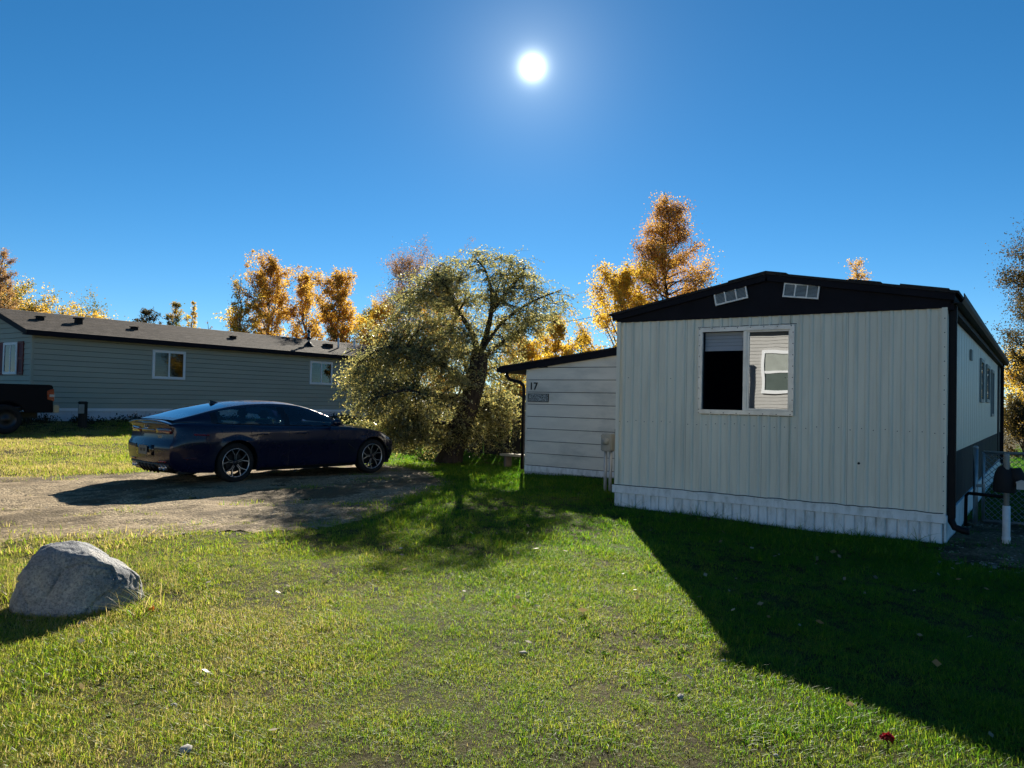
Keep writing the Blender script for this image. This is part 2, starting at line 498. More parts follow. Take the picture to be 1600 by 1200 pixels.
# front sheets, ribbed; the window opening is cut out of the two middle sheets
def front_sheet(x0, x1):
    m = hb()
    period, prof = 0.1263, [(0.0, 0.0), (0.055, 0.0), (0.066, 0.016), (0.082, 0.021), (0.098, 0.016), (0.109, 0.0)]
    xs_ = []
    k = 0
    while x0 + k * period < x1 - 1e-4:
        for a, d in prof:
            xs_.append((x0 + k * period + a, d))
        k += 1
    xs_.append((x1, 0.0))
    for e in (WX0, WX1):
        if x0 < e < x1:
            xs_.append((e, 0.0))
    xs_ = sorted(p for p in xs_ if p[0] <= x1 + 1e-6)
    for (xa, da), (xb, db) in zip(xs_[:-1], xs_[1:]):
        spans = [(0.36, 2.655)]
        if (xa + xb) / 2 > WX0 and (xa + xb) / 2 < WX1:
            spans = [(0.36, WZ0), (WZ1, 2.655)]
        for z0, z1 in spans:
            m.add([(xa, HY0 - da, z0), (xb, HY0 - db, z0), (xb, HY0 - db, z1), (xa, HY0 - da, z1)], [(0, 1, 2, 3)])
    return m
for k in range(4):
    front_sheet(HX0 + 1.01 * k + (0.0015 if k else 0), HX0 + 1.01 * (k + 1) - 0.0015).build('siding_sheet', MAT['white_metal'], home, fix=False)
# walls behind the sheets (a closed, dark room)
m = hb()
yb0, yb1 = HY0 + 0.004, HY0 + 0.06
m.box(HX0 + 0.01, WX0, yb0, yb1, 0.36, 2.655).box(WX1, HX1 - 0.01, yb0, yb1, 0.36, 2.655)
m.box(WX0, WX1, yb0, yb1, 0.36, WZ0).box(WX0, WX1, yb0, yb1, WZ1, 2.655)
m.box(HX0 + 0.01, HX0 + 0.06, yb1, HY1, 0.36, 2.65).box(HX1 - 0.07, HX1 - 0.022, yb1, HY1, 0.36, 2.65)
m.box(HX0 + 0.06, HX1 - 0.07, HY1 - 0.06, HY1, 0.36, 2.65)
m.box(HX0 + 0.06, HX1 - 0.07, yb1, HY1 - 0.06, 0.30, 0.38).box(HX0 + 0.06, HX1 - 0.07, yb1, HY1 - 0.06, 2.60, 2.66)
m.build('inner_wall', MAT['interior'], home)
hb().box(HX0 - 0.012, HX0 + 0.009, HY0 + 0.0, HY1, 0.36, 2.64).build('side_sheet', MAT['white_metal'], home)
# corner trims
for x0, x1 in ((HX0 - 0.022, HX0 + 0.035), (HX1 - 0.035, HX1 + 0.022)):
    hb().box(x0, x1, HY0 - 0.036, HY0 - 0.015, 0.345, 2.652).build('corner_trim', MAT['white_metal'], home, bevel=0.003)
hb().box(HX1 + 0.004, HX1 + 0.022, HY0 - 0.0148, HY0 + 0.05, 0.36, 2.64).build('corner_trim', MAT['white_metal'], home)
# right hand wall: upright boards above, a dark band below
pw, y = 0.405, HY0 + 0.055
pm_ = None
while y + pw < HY1:
    m = MB((HX1, y + pw / 2, 1.8))
    m.box(HX1 - 0.02, HX1, y + 0.015, y + pw - 0.015, 0.99, 2.62)
    if pm_ is None:
        pm_ = m.mesh('wall_board', MAT['white_metal'], bevel=0.004)
    link('wall_board', pm_, home, (HX1 - HO[0], y + pw / 2 - HO[1], 1.8))
    y += pw
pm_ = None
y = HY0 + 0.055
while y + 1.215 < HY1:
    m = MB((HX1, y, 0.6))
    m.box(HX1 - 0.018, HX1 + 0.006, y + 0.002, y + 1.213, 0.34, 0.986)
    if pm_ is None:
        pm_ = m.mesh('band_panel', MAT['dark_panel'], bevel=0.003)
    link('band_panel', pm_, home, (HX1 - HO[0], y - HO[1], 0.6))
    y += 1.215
# skirting, front: a ledger board over narrow ribbed strips
m = hb(); m.box(HX0 - 0.05, HX1 + 0.03, HY0 - 0.05, HY0 - 0.012, 0.252, 0.335)
m.build('skirting_board', MAT['skirt_white'], home, bevel=0.006)
m = hb(); m.box(HX0 - 0.045, HX1 + 0.02, HY0 - 0.062, HY0 - 0.012, 0.336, 0.362)
m.build('drip_rail', MAT['skirt_white'], home, bevel=0.004)
sw = 0.1127
sm = None
def skirt_strip():
    m = MB()
    pr = [(0.004, 0.022), (0.009, 0.006), (0.022, 0.0), (sw - 0.022, 0.0), (sw - 0.009, 0.006), (sw - 0.004, 0.022)]
    for (a, d), (b, e) in zip(pr[:-1], pr[1:]):
        m.add([(a, d, -0.12), (b, e, -0.12), (b, e, 0.250), (a, d, 0.250)], [(0, 1, 2, 3)])
    m.box(-0.001, sw + 0.001, 0.0242, 0.028, -0.12, 0.245)
    return m
sm = skirt_strip().mesh('skirting_panel', MAT['skirt_white'], fix=False)
for k in range(36):
    o = link('skirting_panel', sm, home, (HX0 - 0.03 + k * sw - HO[0], -0.022 + 0.002 * rnd.uniform(-1, 1), rnd.uniform(-0.004, 0.0)))
    o.rotation_euler = (0, rnd.uniform(-0.01, 0.01), 0)
# skirting, right side
hb().box(HX1 - 0.0, HX1 + 0.032, HY0 - 0.011, HY1, 0.252, 0.338).build('skirting_board', MAT['skirt_white'], home, bevel=0.004)
for k in range(60):
    o = link('skirting_panel', sm, home, (HX1 + 0.024 - HO[0], 0.02 + k * sw * 1.98, 0), (0, 0, R(90)))
    o.scale = (1.98, 1, 1)
# gable and roof
RID = (-2.87, 3.165)
EL, ER = (-5.03, 2.745), (-0.80, 2.80)
m = hb()
m.prism([(EL[0] + 0.03, HY0 - 0.03, EL[1] - 0.01), (HX0 - 0.02, HY0 - 0.03, 2.645), (HX1 + 0.03, HY0 - 0.03, 2.645), (ER[0] - 0.02, HY0 - 0.03, ER[1] - 0.02),
         (RID[0], HY0 - 0.03, RID[1] - 0.02)], (0, 0.027, 0))
m.build('gable_panel', MAT['dark_brown'], home)
def slope(name, a, b, mat, y0, y1, th=0.03, lift=0.0):
    d = Vector((b[0] - a[0], 0, b[1] - a[1])); n = Vector((-d.z, 0, d.x)).normalized()
    if n.z < 0: n = -n
    p = [Vector((a[0], y0, a[1])) + n * lift, Vector((b[0], y0, b[1])) + n * lift]
    return hb().prism([p[0], p[1], p[1] + n * th, p[0] + n * th], (0, y1 - y0, 0)).build(name, mat, home)
slope('roof_slope', (EL[0] - 0.03, EL[1] - 0.006), (RID[0] - 0.001, RID[1]), MAT['dark_roof'], HY0 - 0.09, HY1 + 0.1)
slope('roof_slope', (RID[0] + 0.001, RID[1]), (ER[0] + 0.03, ER[1] - 0.006), MAT['dark_roof'], HY0 - 0.09, HY1 + 0.1)
slope('rake_board', EL, (RID[0], RID[1]), MAT['dark_brown'], HY0 - 0.075, HY0 - 0.033, 0.075, -0.078)
slope('rake_board', (RID[0], RID[1]), ER, MAT['dark_brown'], HY0 - 0.075, HY0 - 0.033, 0.075, -0.078)
# roof cap lumps along the rake: the lapped roof edging
for x0, x1 in ((-3.35, -2.62), (-1.9, -1.55), (-1.35, -0.86)):
    def zr(x): return RID[1] + (EL[1] - RID[1]) * (RID[0] - x) / (RID[0] - EL[0]) if x < RID[0] else RID[1] + (ER[1] - RID[1]) * (x - RID[0]) / (ER[0] - RID[0])
    pts = [(x0, HY0 - 0.098, zr(x0) + 0.02)] + ([(RID[0], HY0 - 0.098, zr(RID[0]) + 0.02)] if x0 < RID[0] < x1 else []) + [(x1, HY0 - 0.098, zr(x1) + 0.02)]
    pts += [(x, y_, z + 0.024) for x, y_, z in pts[::-1]]
    hb().prism(pts, (0, 0.3, 0)).build('roof_edging', MAT['dark_roof'], home)
# eave soffits, gutter and downspouts on the right side
hb().box(HX1 - 0.01, ER[0] - 0.02, HY0 - 0.02, HY1, 2.622, 2.70).build('soffit', MAT['dark_brown'], home)
m = hb()
gx0, gx1, gt, gb = ER[0] - 0.02, ER[0] + 0.085, 2.795, 2.69
pr = [(gx0, gt), (gx0, gb), (gx1 - 0.02, gb), (gx1, gb + 0.045), (gx1, gt), (gx1 - 0.008, gt), (gx1 - 0.008, gb + 0.05), (gx1 - 0.026, gb + 0.008), (gx0 + 0.006, gb + 0.008), (gx0 + 0.006, gt)]
m.prism([(x, HY0 - 0.06, z) for x, z in pr], (0, HY1 - HY0, 0))
m.build('gutter', MAT['black_metal'], home)
def spout(yc, zb=0.30):
    m = hb()
    c = 0.047
    m.box(HX1 + 0.025, HX1 + 0.105, yc - c, yc + c, zb, 2.685)
    m.build('downspout', MAT['black_metal'], home, bevel=0.01)
    e = hb()
    e.tube([(HX1 + 0.065, yc, zb + 0.04), (HX1 + 0.068, yc - 0.005, zb - 0.03), (HX1 + 0.10, yc - 0.02, zb - 0.09), (HX1 + 0.19, yc - 0.05, zb - 0.115), (HX1 + 0.24, yc - 0.06, zb - 0.115)], 0.038, 8)
    e.build('downspout_elbow', MAT['black_metal'], home, smooth=True)
spout(HY0 + 0.09); spout(22.4)
hb().box(HX1 + 0.001, HX1 + 0.02, 21.6, 22.3, 0.4, 2.6).build('corner_trim', MAT['dark_brown'], home)
# side windows
for y0, y1, z0, z1 in ((15.35, 16.2, 1.66, 2.42), (17.0, 18.0, 1.68, 2.40), (18.75, 19.6, 1.40, 2.38)):
    f = hb()
    f.box(HX1 + 0.002, HX1 + 0.03, y0, y1, z1 - 0.06, z1).box(HX1 + 0.002, HX1 + 0.03, y0, y1, z0, z0 + 0.06)
    f.box(HX1 + 0.002, HX1 + 0.03, y0, y0 + 0.06, z0 + 0.06, z1 - 0.06).box(HX1 + 0.002, HX1 + 0.03, y1 - 0.06, y1, z0 + 0.06, z1 - 0.06)
    fo = f.build('side_window', MAT['meter_grey'], home)
    hb().box(HX1 + 0.004, HX1 + 0.012, y0 + 0.06, y1 - 0.06, z0 + 0.06, z1 - 0.06).build('pane', MAT['far_glass'], fo)
hb().box(HX1 + 0.001, HX1 + 0.03, 13.15, 13.4, 2.26, 2.42).build('vent_cover', MAT['meter_grey'], home, bevel=0.005)
# gable vents
def gable_vent(tl, tr, br, bl):
    yv = HY0 - 0.042
    P4 = [Vector((p[0], yv, p[1])) for p in (tl, tr, br, bl)]
    o = sum(P4, Vector()) / 4
    ux = ((P4[1] - P4[0]) + (P4[2] - P4[3])) / 2; w = ux.length; ux.normalize()
    uz = ((P4[0] - P4[3]) + (P4[1] - P4[2])) / 2; h = uz.length; uz = (uz - ux * uz.dot(ux)).normalized()
    def q(a, b, d=0.0): return o + ux * a + uz * b + Vector((0, -d, 0))
    def bar(m, a0, a1, b0, b1, d0, d1, tilt=0.0):
        vs = [q(a, b, d + (tilt if b == b1 else 0)) for a in (a0, a1) for b in (b0, b1) for d in (d0, d1)]
        m.add(vs, [(0, 1, 3, 2), (4, 6, 7, 5), (0, 4, 5, 1), (2, 3, 7, 6), (0, 2, 6, 4), (1, 5, 7, 3)])
    f = hb()
    t = 0.018
    bar(f, -w / 2, w / 2, h / 2 - t, h / 2, 0, 0.022); bar(f, -w / 2, w / 2, -h / 2, -h / 2 + t, 0, 0.022)
    for a in (-w / 2 + t / 2, -w / 6, w / 6, w / 2 - t / 2):
        bar(f, a - t / 2, a + t / 2, -h / 2 + t, h / 2 - t, 0, 0.021)
    fo = f.build('gable_vent', MAT['alu'], home)
    l = hb()
    bar(l, -w / 2 + t, w / 2 - t, -h / 2 + t, h / 2 - t, -0.004, 0.0)
    l.build('backing', MAT['ink'], fo)
    l = hb()
    n = 9
    for s0, s1 in ((-w / 2 + t, -w / 6 - t / 2), (-w / 6 + t / 2, w / 6 - t / 2), (w / 6 + t / 2, w / 2 - t)):
        for k in range(n):
            b = -h / 2 + t + (h - 2 * t) * (k + 0.1) / n
            bar(l, s0, s1, b, b + (h - 2 * t) * 0.72 / n, 0.012, 0.015, -0.010)
    tag(l.build('louvre', MAT['alu'], fo), kind='stuff')
gable_vent((-3.56, 2.985), (-3.13, 3.065), (-3.10, 2.885), (-3.52, 2.805))
gable_vent((-2.65, 3.045), (-2.22, 2.995), (-2.25, 2.815), (-2.67, 2.875))
# front window
m = hb()
fw_ = 0.055
yo, yi = HY0 - 0.040, HY0 + 0.03
m.box(WX0 - fw_, WX1 + fw_, yo, yi, WZ1, WZ1 + fw_).box(WX0 - fw_, WX1 + fw_, yo, yi, WZ0 - fw_, WZ0)
m.box(WX0 - fw_, WX0, yo, yi, WZ0, WZ1).box(WX1, WX1 + fw_, yo, yi, WZ0, WZ1)
win = m.build('front_window', MAT['alu'], home, bevel=0.004)
xm = (WX0 + WX1) / 2
m = hb(); m.box(xm - 0.024, xm + 0.024, HY0 - 0.022, HY0 + 0.028, WZ0 + 0.001, WZ1 - 0.001); m.build('mullion', MAT['alu'], win, bevel=0.003)
m = hb()
for a, b, c, d in ((xm + 0.024, xm + 0.052, WZ0, WZ1), (WX1 - 0.022, WX1, WZ0, WZ1)):
    m.box(a, b, HY0 - 0.012, HY0 + 0.012, c + 0.002, d - 0.002)
m.box(xm + 0.052, WX1 - 0.022, HY0 - 0.012, HY0 + 0.012, WZ0 + 0.002, WZ0 + 0.026).box(xm + 0.052, WX1 - 0.022, HY0 - 0.012, HY0 + 0.012, WZ1 - 0.02, WZ1 - 0.002)
m.build('sash', MAT['alu'], win)
hb().box(xm + 0.052, WX1 - 0.022, HY0 - 0.002, HY0 + 0.002, WZ0 + 0.026, WZ1 - 0.02).build('pane', MAT['film_glass'], win, fix=True)
m = hb(); m.add([(WX0, HY0, WZ0), (xm - 0.024, HY0, WZ0), (xm - 0.024, HY0, WZ1), (WX0, HY0, WZ1)], [(0, 1, 2, 3)]); m.build('insect_screen', MAT['screen'], win)
m = hb()
for k in range(5):
    m.box(WX0 + 0.005, WX1 - 0.005, HY0 + 0.055, HY0 + 0.062, 2.245 + 0.045 * k, 2.287 + 0.045 * k)
m.box(WX0 + 0.005, WX1 - 0.005, HY0 + 0.05, HY0 + 0.07, 2.222, 2.244)
m.build('blind', MAT['blind'], win)
# sealant lines round the window and over the skirting, and rows of screws
m = hb()
rs = random.Random(3)
def wavy(a, b, n, amp):
    a, b = Vector(a), Vector(b)
    return [a.lerp(b, k / n) + Vector((0, 0, rs.uniform(-amp, amp))) for k in range(n + 1)]
m.tube(wavy((WX0 - 0.075, HY0 - 0.017, WZ1 + 0.062), (WX1 + 0.075, HY0 - 0.017, WZ1 + 0.066), 20, 0.003), 0.0035, 5)
m.tube(wavy((WX0 - 0.03, HY0 - 0.017, WZ0 - 0.063), (WX1 + 0.03, HY0 - 0.017, WZ0 - 0.062), 20, 0.002), 0.0025, 5)
m.tube(wavy((HX0 - 0.03, HY0 - 0.064, 0.368), (HX1, HY0 - 0.064, 0.366), 44, 0.006), 0.005, 5)
m.build('sealant', MAT['ink'], home)
m = hb()
def screw(x, z, y=HY0 - 0.003, r=0.006): m.lathe([(r, 0), (r, -0.004), (r * 0.5, -0.006), (0.0001, -0.006)], (x, y, z), 'y', 6)
for k in range(32):
    if rs.random() < 0.85: screw(HX0 + 0.03 + 0.1263 * k, 1.26 + rs.uniform(-0.015, 0.015))
    if rs.random() < 0.25: screw(HX0 + 0.03 + 0.1263 * k, 1.86 + rs.uniform(-0.01, 0.01))
for k in range(8):
    screw(WX0 - 0.04 + k * 0.168, WZ1 + 0.04, yo, 0.007); screw(WX0 - 0.04 + k * 0.168, WZ0 - 0.04, yo, 0.007)
    screw(WX0 - 0.04, WZ0 + k * 0.14, yo, 0.007); screw(WX1 + 0.04, WZ0 + k * 0.14, yo, 0.007)
for k in range(14):
    screw(HX1 - 0.004, 0.45 + 0.16 * k, HY0 - 0.036)
screw(-1.78, 0.86, HY0 - 0.002, 0.016); screw(-1.94, 1.12, HY0 - 0.002, 0.008)
m.build('screw_row', MAT['ink'], home)

# ------------------------------------------------------------------ board sided lean-to
SX0, SY0 = -8.80, 13.2
SO = (-6.9, 13.2, 0)
shed = empty('shed', SO, 0, 'white lean-to with wide horizontal boards and a sloping dark roof beside the mobile home', 'shed')
def sb(): return MB(SO)
def stop(x): return 2.165 + 0.127 * (x - SX0)
SX1 = HX0 - 0.03
zs = [0.19 + 0.251 * k for k in range(11)]
for k in range(10):
    z0, z1 = zs[k] + 0.012, zs[k + 1]
    zl, zr_ = min(z1, stop(SX0)), min(z1, stop(SX1))
    if z0 > stop(SX1) - 0.03:
        break
    xl = SX0 if z0 < stop(SX0) - 0.02 else SX0 + (z0 + 0.02 - stop(SX0)) / 0.127
    m = sb()
    p = [(xl, z0), (SX1, z0), (SX1, min(z1, stop(SX1)))]
    if z1 > stop(xl):
        xc = min(SX1, SX0 + (z1 - stop(SX0)) / 0.127)
        if xc < SX1: p.append((xc, z1))
        p.append((xl, max(stop(xl), z0 + 0.004)))
    else:
        p.append((xl, z1))
    m.prism([(x, SY0 + 0.0 - (0.012 if z < (z0 + z1) / 2 else 0.002), z) for x, z in p], (0, 0.03, 0))
    m.build('siding_board', MAT['shed_white'], shed)
m = sb()
m.prism([(SX0 + 0.015, SY0 + 0.029, 0.0), (SX1, SY0 + 0.029, 0.0), (SX1, SY0 + 0.029, stop(SX1)), (SX0 + 0.015, SY0 + 0.029, stop(SX0))], (0, 5.0, 0))
m.build('core_wall', MAT['ink'], shed)
sb().box(SX0 - 0.006, SX0 + 0.012, SY0 - 0.018, SY0 + 5.0, 0.0, 2.16).build('corner_board', MAT['shed_white'], shed)
sb().box(SX0 - 0.004, SX1, SY0 - 0.024, SY0 + 0.02, 0.075, 0.188).build('skirt_board', MAT['skirt_white'], shed, bevel=0.004)
sb().box(SX0 + 0.004, SX1, SY0 - 0.008, SY0 + 0.025, -0.06, 0.072).build('base_strip', MAT['far_skirt'], shed)
def sroof(name, mat, x0, x1, y0, y1, dz0, dz1):
    m = sb(); m.prism([(x0, y0, stop(x0) + dz0), (x1, y0, stop(x1) + dz0), (x1, y0, stop(x1) + dz1), (x0, y0, stop(x0) + dz1)], (0, y1 - y0, 0)); m.build(name, mat, shed)
sroof('roof', MAT['dark_roof'], -9.44, SX1, SY0 - 0.11, SY0 + 5.2, 0.120, 0.150)
sroof('fascia', MAT['dark_brown'], -9.42, SX1, SY0 - 0.09, SY0 - 0.05, 0.000, 0.118)
sroof('soffit', MAT['dark_brown'], -9.40, SX1, SY0 - 0.049, SY0 + 5.0, 0.002, 0.030)
m = sb(); m.box(-9.52, -9.425, SY0 - 0.10, SY0 + 5.1, stop(-9.44) + 0.02, stop(-9.44) + 0.125); m.build('gutter', MAT['black_metal'], shed, bevel=0.012)
m = sb(); z = stop(-9.44)
m.tube([(-9.30, SY0 - 0.02, z + 0.02), (-9.29, SY0 - 0.02, z - 0.05), (-9.24, SY0 - 0.02, z - 0.12), (-9.10, SY0 - 0.02, z - 0.15), (-8.95, SY0 - 0.02, z - 0.18), (-8.875, SY0 - 0.01, z - 0.26),
        (-8.865, SY0 - 0.01, z - 0.36), (-8.865, SY0 - 0.01, 0.1)], 0.035, 8)
m.build('downspout', MAT['black_metal'], shed, smooth=True)

def text_mesh(body, size, ext, mat, bold=0.0):
    c = bpy.data.curves.new('letters', 'FONT'); c.body = body; c.size = size; c.extrude = ext; c.offset = bold; c.resolution_u = 3
    o = bpy.data.objects.new('letters', c); COL.objects.link(o)
    bpy.context.view_layer.update()
    me = bpy.data.meshes.new_from_object(o.evaluated_get(bpy.context.evaluated_depsgraph_get()))
    bpy.data.objects.remove(o); bpy.data.curves.remove(c)
    me.materials.clear(); me.materials.append(mat)
    return me
num = empty('house_number', (-8.73, SY0 - 0.016, 1.75), 0, 'black house number 17 screwed to the white boards of the lean-to', 'house number')
for ch, dx in (('1', 0.0), ('7', 0.105)):
    link('digit', text_mesh(ch, 0.215, 0.006, MAT['ink'], 0.002), num, (dx, 0, 0), (R(90), 0, 0))
def plaque_mat():
    m, t, out = new_mat('plaque')
    pos = N(t, 'ShaderNodeNewGeometry').outputs['Position']
    n = N(t, 'ShaderNodeTexNoise', {'Vector': pos, 'Scale': 19.0, 'Detail': 3, 'Distortion': 2.6}).outputs['Fac']
    w = N(t, 'ShaderNodeMath', {0: N(t, 'ShaderNodeMath', {0: n, 1: 0.5}, operation='SUBTRACT').outputs[0]}, operation='ABSOLUTE').outputs[0]
    col = ramp(t, w, [(0.035, (0.02, 0.02, 0.02)), (0.06, (0.40, 0.42, 0.40))])
    b = N(t, 'ShaderNodeBsdfPrincipled', {'Base Color': col, 'Roughness': 0.6})
    t.links.new(b.outputs[0], out.inputs['Surface'])
    return m
pl = empty('name_plaque', (-8.50, SY0 - 0.013, 1.585), 0, 'weathered plaque with curly dark scrollwork below the house number', 'plaque')
m = MB(); m.box(-0.24, 0.24, -0.012, 0, -0.075, 0.075); m.build('plate', plaque_mat(), pl)
m = MB()
m.box(-0.25, 0.25, -0.016, 0, 0.076, 0.086).box(-0.25, 0.25, -0.016, 0, -0.086, -0.076).box(-0.25, -0.241, -0.016, 0, -0.0759, 0.0759).box(0.241, 0.25, -0.016, 0, -0.0759, 0.0759)
m.build('border', MAT['ink'], pl)

# electric meter between lean-to and mobile home
mt = empty('electric_meter', (-5.72, 11.05, G(-5.72, 11.05)), 0, 'grey electric meter box on conduits beside the left corner of the mobile home', 'meter box')
m = MB(); m.box(0.04, 0.22, 0.06, 0.10, -0.1, 1.02); m.build('back_board', MAT['wood_grey'], mt)
m = MB(); m.box(-0.13, 0.06, -0.10, 0.05, 0.66, 0.94); b_ = m.build('meter_case', MAT['meter_grey'], mt, bevel=0.015)
m = MB(); m.lathe([(0.0001, -0.145), (0.05, -0.14), (0.058, -0.12), (0.06, -0.10)], (-0.035, 0, 0.82), 'y', 14); m.build('meter_dial', MAT['meter_grey'], b_, smooth=True)
for x in (-0.075, 0.015):
    m = MB(); m.tube([(x, -0.02, -0.1), (x, -0.02, 0.66)], 0.026, 10); m.build('conduit', MAT['conduit'], mt, smooth=True)

# ------------------------------------------------------------------ grey house on the left
LX, LY0, LY1 = -26.0, 11.05, 28.6
LO = (-28.3, 11.05, 0.55)
lh = empty('grey_house', LO, 0, 'long low house with grey clapboard siding, brown shingle roof and white sliding windows', 'house')
def lb(): return MB(LO)
EZ, RZ, RX = 3.36, 4.20, -28.3
XW = -30.6
m = lb(); m.box(XW + 0.03, LX - 0.03, LY0 + 0.03, LY1 - 0.03, 0.5, EZ - 0.02)
m.prism([(XW + 0.03, LY0 + 0.03, EZ - 0.02), (LX - 0.03, LY0 + 0.03, EZ - 0.02), (RX, LY0 + 0.03, RZ - 0.12)], (0, LY1 - LY0 - 0.06, 0))
m.build('core_wall', MAT['dark_panel'], lh)  # dark colour showing in the board gaps stands in for shade under the laps
nb = 14
bh = (EZ - 0.97) / nb
for k in range(nb):
    z0 = 0.97 + bh * k
    m = lb()
    m.prism([(LX - 0.03, LY0 + 0.05, z0), (LX + 0.030, LY0 + 0.05, z0), (LX + 0.004, LY0 + 0.05, z0 + bh - 0.009), (LX - 0.03, LY0 + 0.05, z0 + bh - 0.009)], (0, LY1 - LY0 - 0.1, 0))
    m.build('siding_board', MAT['grey_siding'], lh)
k = 0
while True:
    z0 = 0.97 + bh * k
    if z0 > RZ - 0.25: break
    zt = z0 + bh - 0.009
    def xat(z): return 0.0 if z < EZ else (z - EZ) / (RZ - EZ) * (LX - RX)
    i0, i1 = xat(z0 - 0.0), xat(zt)
    m = lb()
    m.add([(XW + i0, LY0 + 0.03, z0), (LX - i0 - 0.02, LY0 + 0.03, z0), (LX - i1 - 0.02, LY0 + 0.03, zt), (XW + i1, LY0 + 0.03, zt),
           (XW + i0, LY0 - 0.018, z0), (LX - i0 - 0.02, LY0 - 0.018, z0), (LX - i1 - 0.02, LY0 - 0.002, zt), (XW + i1, LY0 - 0.002, zt)],
          [(0, 1, 2, 3), (4, 5, 6, 7), (0, 4, 7, 3), (1, 5, 6, 2), (0, 1, 5, 4), (3, 2, 6, 7)])
    m.build('siding_board', MAT['grey_siding'], lh)
    k += 1
lb().box(LX - 0.05, LX + 0.04, LY0 - 0.028, LY0 + 0.05, 0.96, EZ).build('corner_trim', MAT['grey_siding'], lh)
lb().box(LX - 0.04, LX + 0.045, LY0, LY1, 0.87, 0.965).build('skirt_rail', MAT['vinyl_white'], lh)
for k in range(14):
    yy = LY0 + k * 1.25
    lb().box(LX - 0.035, LX + 0.012, yy + 0.003, yy + 1.247, 0.42, 0.868).build('skirting_panel', MAT['far_skirt'], lh)
lb().box(XW, LX - 0.05, LY0 - 0.01, LY0 + 0.028, 0.42, 0.965).build('skirting_panel', MAT['far_skirt'], lh)
def shingle_mat():
    m, t, out = new_mat('shingles')
    pos = N(t, 'ShaderNodeNewGeometry').outputs['Position']
    sep = N(t, 'ShaderNodeSeparateXYZ', {0: pos})
    cmb = N(t, 'ShaderNodeCombineXYZ', {0: sep.outputs[1], 1: sep.outputs[0], 2: 0.0})
    br = N(t, 'ShaderNodeTexBrick', {'Vector': cmb.outputs[0], 'Color1': (0.060, 0.045, 0.036, 1), 'Color2': (0.125, 0.098, 0.078, 1), 'Mortar': (0.02, 0.016, 0.014, 1),
                                     'Scale': 1.0, 'Mortar Size': 0.008, 'Brick Width': 0.30, 'Row Height': 0.135, 'Bias': 0.0})
    n = noise_tex(t, 60, 4)
    c2 = ramp(t, n, [(0.3, (0.7, 0.7, 0.7)), (0.7, (1.3, 1.3, 1.3))])
    col = N(t, 'ShaderNodeMixRGB', {'Fac': 1.0, 'Color1': br.outputs['Color'], 'Color2': c2}, blend_type='MULTIPLY').outputs[0]
    b = N(t, 'ShaderNodeBsdfPrincipled', {'Base Color': col, 'Roughness': 0.9, 'Specular IOR Level': 0.15})
    bp = N(t, 'ShaderNodeBump', {'Height': br.outputs['Fac'], 'Strength': 0.7, 'Distance': -0.012})
    b2 = N(t, 'ShaderNodeBump', {'Height': n, 'Strength': 0.6, 'Distance': 0.006, 'Normal': bp.outputs[0]})
    t.links.new(b2.outputs[0], b.inputs['Normal'])
    t.links.new(b.outputs[0], out.inputs['Surface'])
    return m
MAT['shingles'] = shingle_mat()
# roof: stepped shingle courses, each course lapping the one below
def lroof(sign):
    m = lb()
    x_e, z_e = RX + sign * (LX - RX + 0.32), EZ + 0.02
    n = 18
    y0, y1 = LY0 - 0.32, LY1 + 0.3
    for k in range(n):
        a, b = k / n, (k + 1) / n
        xa, xb = x_e + (RX - x_e) * a, x_e + (RX - x_e) * b
        za, zb = z_e + (RZ - z_e) * a, z_e + (RZ - z_e) * b
        m.prism([(xa, y0, za), (xa, y0, za + 0.018), (xb, y0, zb + 0.004), (xb, y0, zb - 0.012)], (0, y1 - y0, 0))
    return m.build('roof', MAT['shingles'], lh)
roofs = [lroof(1), lroof(-1)]
m = lb(); m.box(LX + 0.30, LX + 0.335, LY0 - 0.31, LY1 + 0.29, EZ - 0.135, EZ + 0.018); m.build('fascia', MAT['dark_brown'], lh)
m = lb(); m.box(LX + 0.006, LX + 0.299, LY0 - 0.30, LY1 + 0.28, EZ - 0.115, EZ - 0.085); m.build('soffit', MAT['dark_brown'], lh)
for s in (1, -1):
    x_e = RX + s * (LX - RX + 0.32)
    m = lb(); m.prism([(x_e, LY0 - 0.335, EZ + 0.015), (RX + s * 0.001, LY0 - 0.335, RZ - 0.004), (RX + s * 0.001, LY0 - 0.335, RZ - 0.16), (x_e, LY0 - 0.335, EZ - 0.135)], (0, 0.014, 0))
    m.build('rake_board', MAT['dark_brown'], lh)
def rz_(x): return EZ + 0.03 + (RZ - EZ) * (LX + 0.32 - x) / (LX + 0.32 - RX)
for y_, x_, hh in ((11.75, -27.15, 0.10), (12.95, -27.1, 0.19), (14.85, -27.0, 0.09), (18.95, -27.0, 0.09)):
    m = lb(); z = rz_(x_)
    m.box(x_ - 0.10, x_ + 0.10, y_ - 0.10, y_ + 0.10, z - 0.08, z + hh * 0.7)
    m.box(x_ - 0.12, x_ + 0.12, y_ - 0.14, y_ + 0.14, z + hh * 0.7 + 0.001, z + hh)
    m.build('roof_vent', MAT['black_metal'], lh, bevel=0.012)
m = lb(); z = rz_(-27.0)
m.tube([(-27.0, 22.85, z - 0.1), (-27.0, 22.85, z + 0.62)], 0.055, 10); p_ = m.build('vent_pipe', MAT['galv'], lh, smooth=True)
m = lb(); m.lathe([(0.11, 0), (0.02, 0.11), (0.0001, 0.12)], (-27.0, 22.85, z + 0.60), 'z', 12).lathe([(0.075, -0.36), (0.10, -0.33), (0.10, -0.26), (0.056, -0.22)], (-27.0, 22.85, z + 0.60), 'z', 12)
m.lathe([(0.24, -0.04), (0.14, 0.08), (0.06, 0.16)], (-27.0, 22.85, z), 'z', 12); m.build('pipe_cap', MAT['black_metal'], p_)
